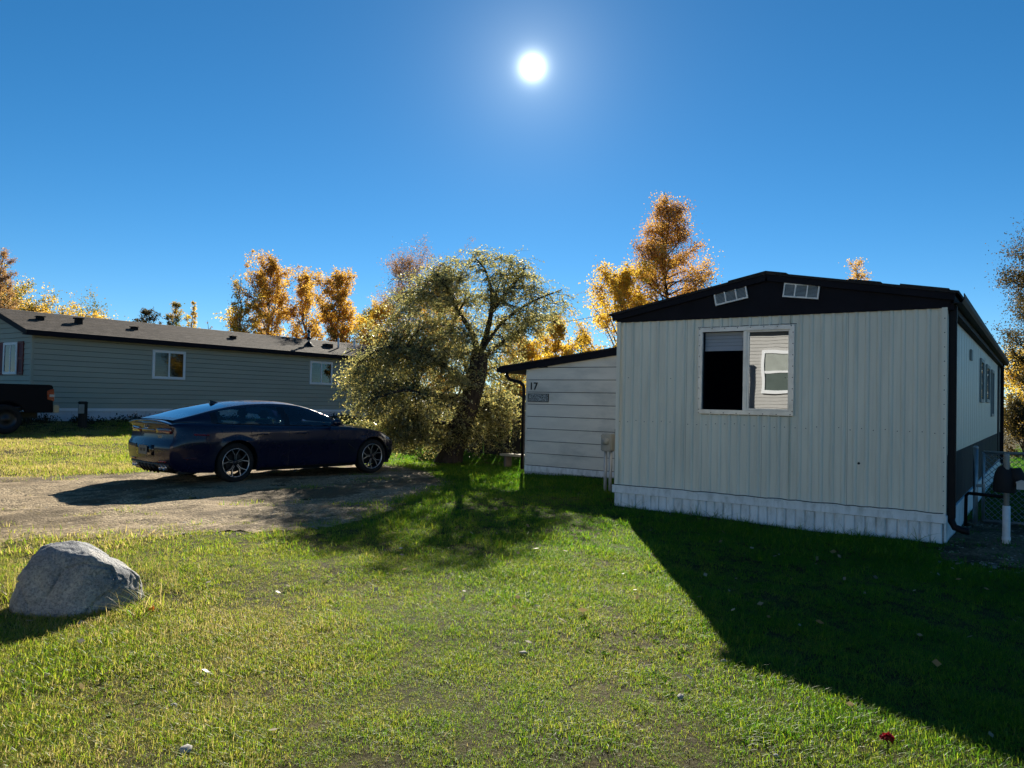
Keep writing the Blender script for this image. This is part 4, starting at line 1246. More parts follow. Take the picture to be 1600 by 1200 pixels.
    tail_patch('plate_recess', 'gloss_black', rng_(-0.34, 0.34, 7), 0.47, 0.645, 0.001, 0.008)
    m = MB(); c = tail(0, 0.555, 0.012); m.box(c.x - 0.008, c.x, -0.155, 0.155, 0.48, 0.63); pt_ = m.build('licence_plate', MAT['plate'], car, bevel=0.003)
    m = MB(); m.box(c.x - 0.0095, c.x - 0.0082, -0.10, -0.02, 0.53, 0.58).box(c.x - 0.0095, c.x - 0.0082, 0.02, 0.10, 0.53, 0.58); tag(m.build('plate_marks', MAT['ink'], pt_), kind='stuff')
    # lettered badge on the boot lid and small badge to its right
    b_ = tail(0, 0.945, 0.010)
    m = MB(); n = 20
    ov = [(b_.x, 0.085 * math.cos(2 * math.pi * k / n), b_.z + 0.036 * math.sin(2 * math.pi * k / n)) for k in range(n + 1)]
    m.tube(ov, 0.005, 5, False); bd = m.build('boot_badge', MAT['chrome'], car)
    t_ = text_mesh('KIA', 0.062, 0.003, MAT['chrome'], 0.001)
    o = link('badge_letters', t_, bd, (b_.x - 0.002, 0.062, b_.z - 0.022), (R(90), 0, R(-90)))
    m = MB(); c = tail(-0.42, 0.80, 0.008); m.box(c.x - 0.006, c.x + 0.02, -0.50, -0.35, 0.785, 0.80).box(c.x - 0.006, c.x + 0.02, -0.48, -0.36, 0.765, 0.776)
    tag(m.build('side_badge', MAT['chrome'], car), kind='stuff')
    # boot lip spoiler
    m = MB(); vs, fs = [], []
    cols = rng_(-0.76, 0.76, 17)
    for y in cols:
        q = y / 0.76; zb = 1.040 - 0.060 * abs(q) ** 2.4; xb = -1.10 - 0.045 * (1 - q * q)
        vs += [(xb + 0.26, y, zb + 0.012), (xb + 0.04, y, zb + 0.014), (xb - 0.008, y, zb + 0.012), (xb - 0.004, y, zb - 0.006), (xb + 0.04, y, zb - 0.03)]
    for j in range(len(cols) - 1):
        for k in range(4): fs.append((5 * j + k, 5 * j + k + 1, 5 * j + 6 + k, 5 * j + 5 + k))
    m.add(vs, fs); m.build('boot_spoiler', MAT['paint'], car, smooth=True)
    # roof fin
    zf = smooth_tab(ROOFZ, 0.02)
    m = MB(); m.add([(0.12, 0.0, zf + 0.012), (-0.05, 0.022, zf - 0.035), (-0.05, -0.022, zf - 0.035), (-0.045, 0.006, zf + 0.055), (-0.045, -0.006, zf + 0.055), (0.0, 0.0, zf + 0.05)],
                    [(0, 1, 3, 5), (0, 5, 4, 2), (1, 2, 4, 3), (3, 4, 5), (0, 2, 1)])
    m.build('antenna_fin', MAT['gloss_black'], car)
    # bonnet seam lines and wipers
    for s in (1, -1):
        m = MB(); m.tube([(x, s * 0.78 * halfw(x, smooth_tab(BELT, x)), smooth_tab(BELT, x) + (smooth_tab(DECK, x) - smooth_tab(BELT, x)) * (1 - 0.78 ** 2.4) + 0.003) for x in rng_(2.4, 3.4, 10)], 0.003, 4)
        m.build('bonnet_seam', MAT['ink'], car)
    return car
CAR_RZ = R(83.5)
_h = Vector((math.cos(CAR_RZ), math.sin(CAR_RZ), 0)); _l = Vector((-_h.y, _h.x, 0))
_rr = Vector((-11.55, 8.29, 0)) + _l * 0.84
_rr += Vector((0.23, -0.24, 0))
make_car((_rr.x, _rr.y, G(_rr.x, _rr.y) + 0.012), CAR_RZ, 'dark navy fastback car parked on the gravel driveway')

# pickup truck, reversed in beside the grey house: x forward from the rear axle
def make_truck(loc, rz, label):
    tr = empty('pickup_truck', loc, rz, label, 'pickup truck')
    RWt, WBt, A = 0.40, 3.68, 0.49
    def pts_arch(x0, x1, zb, xc):
        if not (x0 < xc < x1): return []
        a0 = math.asin((zb - RWt) / A)
        return [(xc + A * math.cos(a), RWt + A * math.sin(a)) for a in [math.pi - a0 + (2 * a0 - math.pi) * k / 16 for k in range(17)]]
    def flank(name, x0, x1, zb, ztops, mat, half=1.0, th=0.10, xc=None):
        p = [(x0, zb)] + (pts_arch(x0, x1, zb, xc) if xc is not None else []) + [(x1, zb)] + ztops
        for s in (1, -1):
            m = MB(); m.prism([(x, s * half, z) for x, z in p], (0, -s * th, 0)); m.build(name, MAT[mat], tr, bevel=0.02)
    flank('bed_side', -1.18, 0.80, 0.58, [(0.80, 1.375), (-1.10, 1.375), (-1.16, 1.34)], 'truck_paint', xc=0.0)
    flank('cab_side', 0.83, 2.95, 0.52, [(2.95, 1.25), (0.83, 1.25)], 'truck_paint', 0.99, 0.12)
    flank('fender', 2.97, 4.55, 0.52, [(4.55, 1.08), (4.3, 1.17), (2.97, 1.24)], 'truck_paint', 1.0, 0.16, xc=WBt)
    m = MB(); m.prism([(2.9, -0.86, 1.18), (4.56, -0.86, 1.02), (4.60, -0.86, 0.55), (2.9, -0.86, 0.55)], (0, 1.72, 0)); m.build('bonnet', MAT['truck_paint'], tr, bevel=0.03)
    m = MB(); m.prism([(0.95, -0.74, 1.90), (2.05, -0.74, 1.92), (2.2, -0.74, 1.86), (2.2, -0.74, 1.84), (0.92, -0.74, 1.84)], (0, 1.48, 0)); m.build('cab_roof', MAT['truck_paint'], tr, bevel=0.02)
    for s in (1, -1):
        for (xa, xb, xc_, xd) in ((0.86, 0.97, 0.97, 0.93), (1.88, 2.0, 2.0, 1.92), (2.82, 2.92, 2.2, 2.1)):
            m = MB(); m.add([(xa, s * 0.95, 1.25), (xb, s * 0.95, 1.25), (xc_, s * 0.75, 1.85), (xd, s * 0.75, 1.85), (xa, s * 0.90, 1.25), (xb, s * 0.90, 1.25), (xc_, s * 0.71, 1.85), (xd, s * 0.71, 1.85)],
                             [(0, 1, 2, 3), (7, 6, 5, 4), (0, 4, 5, 1), (1, 5, 6, 2), (2, 6, 7, 3), (3, 7, 4, 0)]); m.build('pillar', MAT['truck_paint'], tr)
        for xa, xb, xc_, xd in ((0.972, 1.878, 1.92, 0.972), (2.002, 2.82, 2.1, 2.002)):
            m = MB(); m.add([(xa, s * 0.93, 1.251), (xb, s * 0.93, 1.251), (xc_, s * 0.73, 1.849), (xd, s * 0.73, 1.849)], [(0, 1, 2, 3)]); m.build('side_window', MAT['car_glass'], tr)
    m = MB(); m.add([(2.86, -0.9, 1.25), (2.86, 0.9, 1.25), (2.17, 0.71, 1.85), (2.17, -0.71, 1.85)], [(0, 1, 2, 3)]); m.build('windscreen', MAT['car_glass'], tr)
    m = MB(); m.add([(0.90, -0.88, 1.25), (0.90, 0.88, 1.25), (0.95, 0.7, 1.85), (0.95, -0.7, 1.85)], [(0, 1, 2, 3)]); m.build('rear_window', MAT['rear_glass'], tr)
    m = MB(); m.box(0.80, 0.86, -0.98, 0.98, 0.55, 1.25); m.build('cab_back', MAT['truck_paint'], tr)
    m = MB(); m.box(-1.17, -1.10, -0.86, 0.86, 0.72, 1.36); tg = m.build('tailgate', MAT['truck_paint'], tr, bevel=0.02)
    m = MB(); m.box(-1.185, -1.171, -0.12, 0.12, 1.15, 1.24); m.build('handle', MAT['trim_black'], tg)
    m = MB(); m.box(-1.08, 0.78, -0.89, 0.89, 0.66, 0.72); m.build('bed_floor', MAT['trim_black'], tr)
    m = MB(); m.box(-1.0, 4.4, -0.45, 0.45, 0.42, 0.58); m.build('frame_rail', MAT['trim_black'], tr)
    for s in (1, -1):
        m = MB(); m.prism([(-1.195, s * 1.008, 0.90), (-1.0, s * 1.008, 0.95), (-0.98, s * 1.008, 1.20), (-1.08, s * 1.008, 1.26), (-1.18, s * 1.008, 1.26)], (0, -s * 0.15, 0)); tl_ = m.build('tail_light', MAT['red_lens'], tr, bevel=0.012)
        m = MB(); m.box(-1.20, -1.06, s * 1.012 - 0.002, s * 1.012 + 0.002, 1.03, 1.10); m.build('reversing_lens', MAT['clear_lens'], tl_)
        m = MB(); m.prism([(4.62, s * 0.55, 0.82), (4.45, s * 0.99, 0.84), (4.42, s * 0.99, 1.02), (4.6, s * 0.55, 1.02)], (0.02, 0, 0)); m.build('headlight', MAT['clear_lens'], tr)
        for xc in (0.0, WBt):
            m = MB(); m.lathe([(0.24, s * 0.72), (0.36, s * 0.70), (RWt, s * 0.76), (RWt, s * 0.93), (0.385, s * 0.965), (0.30, s * 0.975), (0.26, s * 0.955)], (xc, 0, RWt), 'y', 28); w = m.build('wheel', MAT['rubber'], tr, smooth=True)
            m = MB(); m.lathe([(0.26, s * 0.955), (0.24, s * 0.93), (0.10, s * 0.915), (0.08, s * 0.935), (0.0001, s * 0.94)], (xc, 0, RWt), 'y', 24); m.build('rim', MAT['rim_dark'], w, smooth=True)
    m = MB(); m.box(-1.36, -1.20, -0.96, 0.96, 0.58, 0.80); m.build('rear_bumper', MAT['steel'], tr, bevel=0.012)
    m = MB(); m.box(4.58, 4.74, -0.98, 0.98, 0.52, 0.76); m.build('front_bumper', MAT['chrome'], tr, bevel=0.03)
    m = MB(); m.box(4.57, 4.62, -0.54, 0.54, 0.77, 1.03); m.build('grille', MAT['trim_black'], tr, bevel=0.01)
    return tr
_ty = 10.55 - 1.25
make_truck((-24.2, _ty, G(-24.2, _ty) + 0.0), R(-90), 'dark pickup truck with red tail light beside the end of the grey house')

# ------------------------------------------------------------------ trees
CR = np.array([math.cos(_yaw), math.sin(_yaw), 0.0])      # along the street, to the right
CF = np.array([-math.sin(_yaw), math.cos(_yaw), 0.0])     # away from the street
MAT['leaf_yellow'] = leaf_mat('leaf_yellow', [(0.0, (0.28, 0.18, 0.025)), (0.3, (0.50, 0.32, 0.030)), (0.65, (0.64, 0.43, 0.040)), (1.0, (0.70, 0.54, 0.08))], 0.66, 0.03, 0.45, 1.25)
MAT['leaf_orange'] = leaf_mat('leaf_orange', [(0.0, (0.26, 0.15, 0.030)), (0.35, (0.48, 0.28, 0.040)), (0.7, (0.60, 0.37, 0.050)), (1.0, (0.68, 0.47, 0.08))], 0.66, 0.03, 0.45, 1.25)
MAT['leaf_brown'] = leaf_mat('leaf_brown', [(0.0, (0.13, 0.075, 0.042)), (0.4, (0.30, 0.17, 0.075)), (0.75, (0.46, 0.26, 0.085)), (1.0, (0.52, 0.31, 0.08))], 0.58, 0.04, 0.45, 1.1)
MAT['leaf_copper'] = leaf_mat('leaf_copper', [(0.0, (0.22, 0.12, 0.045)), (0.35, (0.42, 0.22, 0.05)), (0.7, (0.58, 0.32, 0.04)), (1.0, (0.62, 0.40, 0.06))], 0.62, 0.05, 0.45, 1.2)
MAT['leaf_olive'] = leaf_mat('leaf_olive', [(0.0, (0.10, 0.112, 0.038)), (0.45, (0.24, 0.232, 0.082)), (0.8, (0.37, 0.32, 0.10)), (1.0, (0.50, 0.39, 0.12))], 0.62, 0.06, 0.35, 1.6)
MAT['leaf_mixed'] = leaf_mat('leaf_mixed', [(0.0, (0.04, 0.06, 0.014)), (0.4, (0.13, 0.14, 0.02)), (0.7, (0.36, 0.24, 0.025)), (1.0, (0.52, 0.33, 0.03))], 0.5, 0.05)
MAT['leaf_dark'] = leaf_mat('leaf_dark', [(0.0, (0.022, 0.020, 0.008)), (0.55, (0.055, 0.046, 0.014)), (1.0, (0.20, 0.13, 0.03))], 0.45, 0.02)

def leaves_mesh(name, C, L, Wd, tint, mat, rs, flat=None):
    """diamond leaves: C centres (n,3), L half length, Wd half width"""
    n = len(C)
    u = rs.normal(size=(n, 3)); u /= np.linalg.norm(u, axis=1)[:, None]
    if flat is not None:
        u = u * (1 - flat[1]) + np.asarray(flat[0]) * flat[1]; u /= np.linalg.norm(u, axis=1)[:, None] + 1e-9
    w = rs.normal(size=(n, 3)); w -= u * (w * u).sum(1)[:, None]; w /= np.linalg.norm(w, axis=1)[:, None] + 1e-9
    sc_ = rs.uniform(0.65, 1.35, (n, 1))
    Lu, Ww = u * np.asarray(L).reshape(-1, 1) * sc_, w * np.asarray(Wd).reshape(-1, 1) * sc_
    v = np.stack([C - Lu, C + Ww * 1.0, C + Lu, C - Ww], 1).reshape(-1, 3)
    f = np.arange(4 * n).reshape(n, 4)
    me = raw_mesh(name, v, f)
    at = me.attributes.new('tint', 'FLOAT', 'FACE')
    at.data.foreach_set('value', np.clip(tint, 0, 1).astype(np.float32))
    me.materials.append(mat)
    return me

def broadleaf(seed, H, Rr, base, r0, nb, nleaf, lsize, lmat, shape='oval', up=(35, 60), lean=0.0, tint_top=0.0, bare_top=0.0, subs=4, spread=0.16, wood='bark_grey'):
    """trunk and limbs as one mesh, crown of leaf-sized faces round the twigs as another"""
    rs = np.random.RandomState(seed)
    nleaf = int(nleaf * 2.9); lsize = lsize * 0.60
    m = MB()
    nT = 9
    la = rs.uniform(0, 6.28)
    T = [Vector((H * lean * math.cos(la) * (k / nT) ** 1.5 + rs.normal() * 0.012 * H * (k > 0), H * lean * math.sin(la) * (k / nT) ** 1.5 + rs.normal() * 0.012 * H * (k > 0), H * k / nT - (0.2 if k == 0 else 0))) for k in range(nT + 1)]
    m.tube(T, [r0 * (1 - 0.93 * k / nT) for k in range(nT + 1)], 7)
    def at(t):
        i = min(int(t * nT), nT - 1); f = t * nT - i
        return T[i].lerp(T[i + 1], f)
    cs, tints = [], []
    phi = rs.uniform(0, 6.28)
    for b in range(nb):
        t = base + (0.98 - base) * (b + rs.uniform(0, 0.9)) / nb
        s = (t - base) / (1 - base)
        if shape == 'oval': pr = math.sin(math.pi * (0.08 + 0.90 * s) ** 0.8) ** 0.8
        elif shape == 'ash': pr = (0.6 + 0.4 * min(1, s / 0.25)) * (1 - max(0, (s - 0.25) / 0.75) ** 1.1 * 0.85)
        elif shape == 'cone': pr = (1 - s) ** 0.75 * 0.9 + 0.12
        else: pr = (math.sin(math.pi * min(1, 0.22 + 0.78 * s))) ** 0.6
        ln = Rr * pr * rs.uniform(0.7, 1.15)
        phi += 2.4 + rs.uniform(-0.5, 0.5)
        el = R(rs.uniform(*up))
        d = Vector((math.cos(phi) * math.cos(el), math.sin(phi) * math.cos(el), math.sin(el)))
        p0 = at(t); pts = [p0]
        L_ = ln / max(0.35, math.cos(el))
        dd = d.copy()
        for k in range(4):
            dd = (dd + Vector((rs.normal() * 0.12, rs.normal() * 0.12, 0.10 + rs.normal() * 0.1))).normalized()
            pts.append(pts[-1] + dd * L_ / 4)
        rb = r0 * (1 - 0.9 * t) * 0.42 + 0.008
        m.tube(pts, [rb, rb * 0.75, rb * 0.55, rb * 0.35, rb * 0.12], 5, False)
        ends = [(pts[2], 0.3), (pts[2].lerp(pts[3], 0.5), 0.5), (pts[3], 0.7), (pts[3].lerp(pts[4], 0.5), 0.8), (pts[4], 0.8)]
        for k in range(subs):
            i = rs.randint(1, 4)
            q0 = pts[i].lerp(pts[i + 1], rs.uniform(0, 1))
            sd = (dd + Vector((rs.normal() * 0.8, rs.normal() * 0.8, rs.normal() * 0.45 + 0.15))).normalized()
            sl = L_ * rs.uniform(0.18, 0.42)
            q1 = q0 + sd * sl * 0.5; q2 = q0 + (sd + Vector((0, 0, 0.15))) * sl
            m.tube([q0, q1, q2], [rb * 0.35, rb * 0.22, rb * 0.06], 4, False)
            ends += [(q0.lerp(q1, 0.5), 0.5), (q1, 0.8), (q1.lerp(q2, 0.5), 0.8), (q2, 0.8)]
        if s > 1 - bare_top and rs.rand() < 0.85:
            continue
        per = max(1, int(nleaf / nb / len(ends) * (0.5 + pr)))
        bt = rs.normal() * 0.15
        for e, wgt in ends:
            n = max(1, int(per * wgt * rs.uniform(0.3, 1.6)))
            sg = spread * 0.80 * Rr * rs.uniform(0.35, 1.15)
            cs.append(np.array(e) + rs.normal(size=(n, 3)) * sg * np.array([1, 1, 0.8]))
            tints.append(rs.normal(size=n) * 0.20 + 0.5 + bt + tint_top * (s - 0.5))
    C = np.concatenate(cs); ti = np.concatenate(tints)
    C = C[C[:, 2] > 0.05]; ti = ti[:len(C)]
    wood_me = m.mesh('trunk', MAT[wood], smooth=True, fix=False)
    crown = leaves_mesh('crown', C, lsize, lsize * 0.72, ti, MAT[lmat], rs)
    return wood_me, crown
def place_tree(name, meshes, x, y, rz, label, group=None, sc_=1.0, cat='tree', z=None):
    t = empty(name, (x, y, (G(x, y) if z is None else z)), rz, label, cat, group)
    t.scale = (sc_, sc_, sc_)
    link('trunk', meshes[0], t); link('crown', meshes[1], t)
    return t
def at_px(px, D):
    """a spot on the ground, D metres out, along the bearing of a column of the photograph"""
    a = (px - 800) / 1195.0
    p = CF * D + CR * D * a
    return float(p[0]), float(p[1])

GB = 'autumn trees beyond the houses'
def tree_at(px, D, top, seed, half, label, lmat='leaf_yellow', nl=9000, ls=0.07, base=0.15, nb=34, name='poplar_tree', **k):
    """top: height above eye level in pixels of the photograph; half: half width in pixels"""
    x, y = at_px(px, D)
    H = (top * D / 1195 + EYE - G(x, y)) * 0.92
    me = broadleaf(seed, H, half * D / 1195, base, 0.013 * H + 0.03, nb, nl, ls, lmat, **k)
    return place_tree(name, me, x, y, 0.0, label, GB), me
# far left
_, mA = tree_at(-4, 45, 232, 11, 30, 'thin brownish tree at the edge of the picture beyond the grey house gable', 'leaf_brown', 9000, 0.055, 0.2)
# behind the grey house roof
tree_at(268, 48, 158, 12, 20, 'small tree with yellow and green leaves rising over the middle of the grey roof', 'leaf_mixed', 3000, 0.07, nb=24, tint_top=0.5)
_, mB = tree_at(299, 52, 158, 13, 15, 'slim sparse yellow tree right of the small yellow and green one', 'leaf_yellow', 1900, 0.07, nb=20)
tree_at(322, 50, 128, 14, 10, 'nearly bare thin sapling between the slim yellow tree and the poplars', 'leaf_brown', 260, 0.05, nb=16)
tree_at(374, 44, 200, 15, 38, 'yellow poplar with a bare dark leading stem above its crown', 'leaf_yellow', 6500, 0.075, 0.08, nb=34, shape='cone', bare_top=0.35, up=(45, 70))
tree_at(419, 47, 218, 16, 38, 'wide yellow-brown poplar next to the one with the bare leader', 'leaf_orange', 13000, 0.075, 0.08, nb=40, shape='full', up=(45, 68), tint_top=-0.3)
tree_at(474, 48, 208, 17, 28, 'narrow golden poplar in the middle of the row behind the vent pipe', 'leaf_orange', 7000, 0.075, 0.08, nb=36, shape='oval', up=(50, 70))
tree_at(524, 45, 204, 18, 38, 'dense orange poplar at the right end of the row behind the grey roof', 'leaf_orange', 12000, 0.075, 0.06, nb=44, shape='full', up=(45, 65))
tree_at(575, 50, 150, 19, 32, 'pale yellow low tree between the orange poplar and the tall brown one', 'leaf_mixed', 6500, 0.07, 0.05, nb=30)
tree_at(636, 47, 224, 20, 55, 'tall brownish tree rising behind the leaning olive tree', 'leaf_brown', 12000, 0.055, 0.10, nb=46, shape='full', up=(45, 65))
tree_at(590, 46, 160, 21, 38, 'golden tree behind the left side of the olive tree', 'leaf_yellow', 8000, 0.06, 0.05, nb=34)
tree_at(690, 38, 200, 22, 40, 'orange tree hidden behind the top of the olive tree', 'leaf_orange', 6500, 0.07, 0.1, nb=34)
# behind the lean-to
tree_at(868, 36, 145, 23, 34, 'yellow tree showing between the olive tree and the roof of the lean-to', 'leaf_yellow', 7000, 0.07, 0.06, nb=32)
tree_at(908, 44, 120, 24, 24, 'small pale green tree just over the lean-to roof', 'leaf_mixed', 3200, 0.07, 0.08, nb=26)
tree_at(815, 30, 95, 26, 42, 'bright yellow low tree left of the lean-to downspout', 'leaf_yellow', 9000, 0.055, 0.02, nb=34, shape='full')
# the big one behind the mobile home
x, y = at_px(1036, 30)
me = broadleaf(30, 328 * 30 / 1195 + EYE, 80 * 30 / 1195, 0.30, 0.17, 78, 24000, 0.050, 'leaf_copper', shape='ash', up=(5, 34), bare_top=0.07, tint_top=-0.45, subs=7, spread=0.13, wood='bark_dark')
place_tree('ash_tree', me, x, y, 0.0, 'tallest autumn tree, copper-brown with dark bare tips, behind the white mobile home', None)
tree_at(972, 28, 215, 31, 58, 'golden yellow tree left of the copper-brown one, behind the mobile home corner', 'leaf_yellow', 14000, 0.055, 0.06, nb=44, shape='full')
tree_at(1128, 40, 205, 32, 12, 'twiggy tree tip just above the gable by the left gable vent', 'leaf_brown', 500, 0.05, nb=18)
tree_at(1338, 40, 248, 33, 40, 'yellow treetop peeping over the right half of the dark roof', 'leaf_orange', 6000, 0.06, 0.1, nb=36, shape='cone')
# right edge
x, y = at_px(1655, 27)
me = broadleaf(34, 270 * 27 / 1195 + EYE, 92 * 27 / 1195, 0.22, 0.16, 56, 26000, 0.050, 'leaf_dark', shape='full', up=(5, 50), subs=6, wood='bark_dark')
place_tree('elm_tree', me, x, y, 0.0, 'dark leaved tree at the right edge beyond the mobile home')
x, y = at_px(1612, 34)
me = broadleaf(35, 72 * 34 / 1195 + EYE, 52 * 34 / 1195, 0.02, 0.05, 40, 9000, 0.05, 'leaf_yellow', shape='full', up=(30, 65))
place_tree('autumn_shrub', me, x, y, 0.0, 'sunlit golden shrub at the right edge below the dark leaved tree', None, cat='shrub')
for px, D, h, half, sd, lb_ in ((1600, 25, 6, 40, 36, 'dark low bush beyond the chain-link gate'),):
    x, y = at_px(px, D)
    me = broadleaf(sd, EYE + h * D / 1195, half * D / 1195, 0.02, 0.04, 34, 7000, 0.04, 'leaf_dark', shape='full', up=(25, 65))
    place_tree('bush', me, x, y, 0.0, lb_, None, cat='bush')
x, y = at_px(226, 42)
me = broadleaf(37, 132 * 42 / 1195 + EYE - 0.6, 26 * 42 / 1195, 0.02, 0.06, 30, 4500, 0.06, 'leaf_dark', shape='full', up=(25, 65))
place_tree('bush', me, x, y, 0.0, 'dark green bush peeping over the grey roof between two roof vents', None, cat='bush')
# a row of golden trees far off at the left
base_far = [broadleaf(40 + k, 7.0, 2.2, 0.05, 0.12, 26, 2600, 0.12, ('leaf_yellow', 'leaf_orange', 'leaf_mixed')[k], shape='full', up=(40, 65)) for k in range(3)]
for k in range(13):
    px, D = -45 + 17.5 * k + rnd.uniform(-4, 4), 72 + rnd.uniform(-6, 6)
    x, y = at_px(px, D)
    s = (142 - 3.4 * k + rnd.uniform(-8, 8)) * D / 1195 / 7.0 + 0.1
    place_tree('distant_tree', base_far[k % 3], x, y, k * 1.7, 'small golden tree in the far row above the left end of the grey roof', 'far row of golden trees', s)
# woods closing the view far off
def far_woods():
    rs = np.random.RandomState(77)
    cs, ti = [], []
    for k in range(170):
        px = rs.uniform(-400, 2100); D = rs.uniform(85, 130)
        x, y = at_px(px, D)
        h = rs.uniform(3.0, 7.0)
        n = 150
        cs.append(np.array([x, y, 0.5]) + np.stack([rs.normal(size=n) * 1.7, rs.normal(size=n) * 1.7, rs.uniform(0, 1, n) ** 0.8 * h], 1))
        ti.append(rs.normal(size=n) * 0.2 + rs.uniform(0.15, 0.75))
    return leaves_mesh('far_woods', np.concatenate(cs), 0.22, 0.16, np.concatenate(ti), MAT['leaf_mixed'], rs)
tag(link('far_woods', far_woods()), kind='stuff')

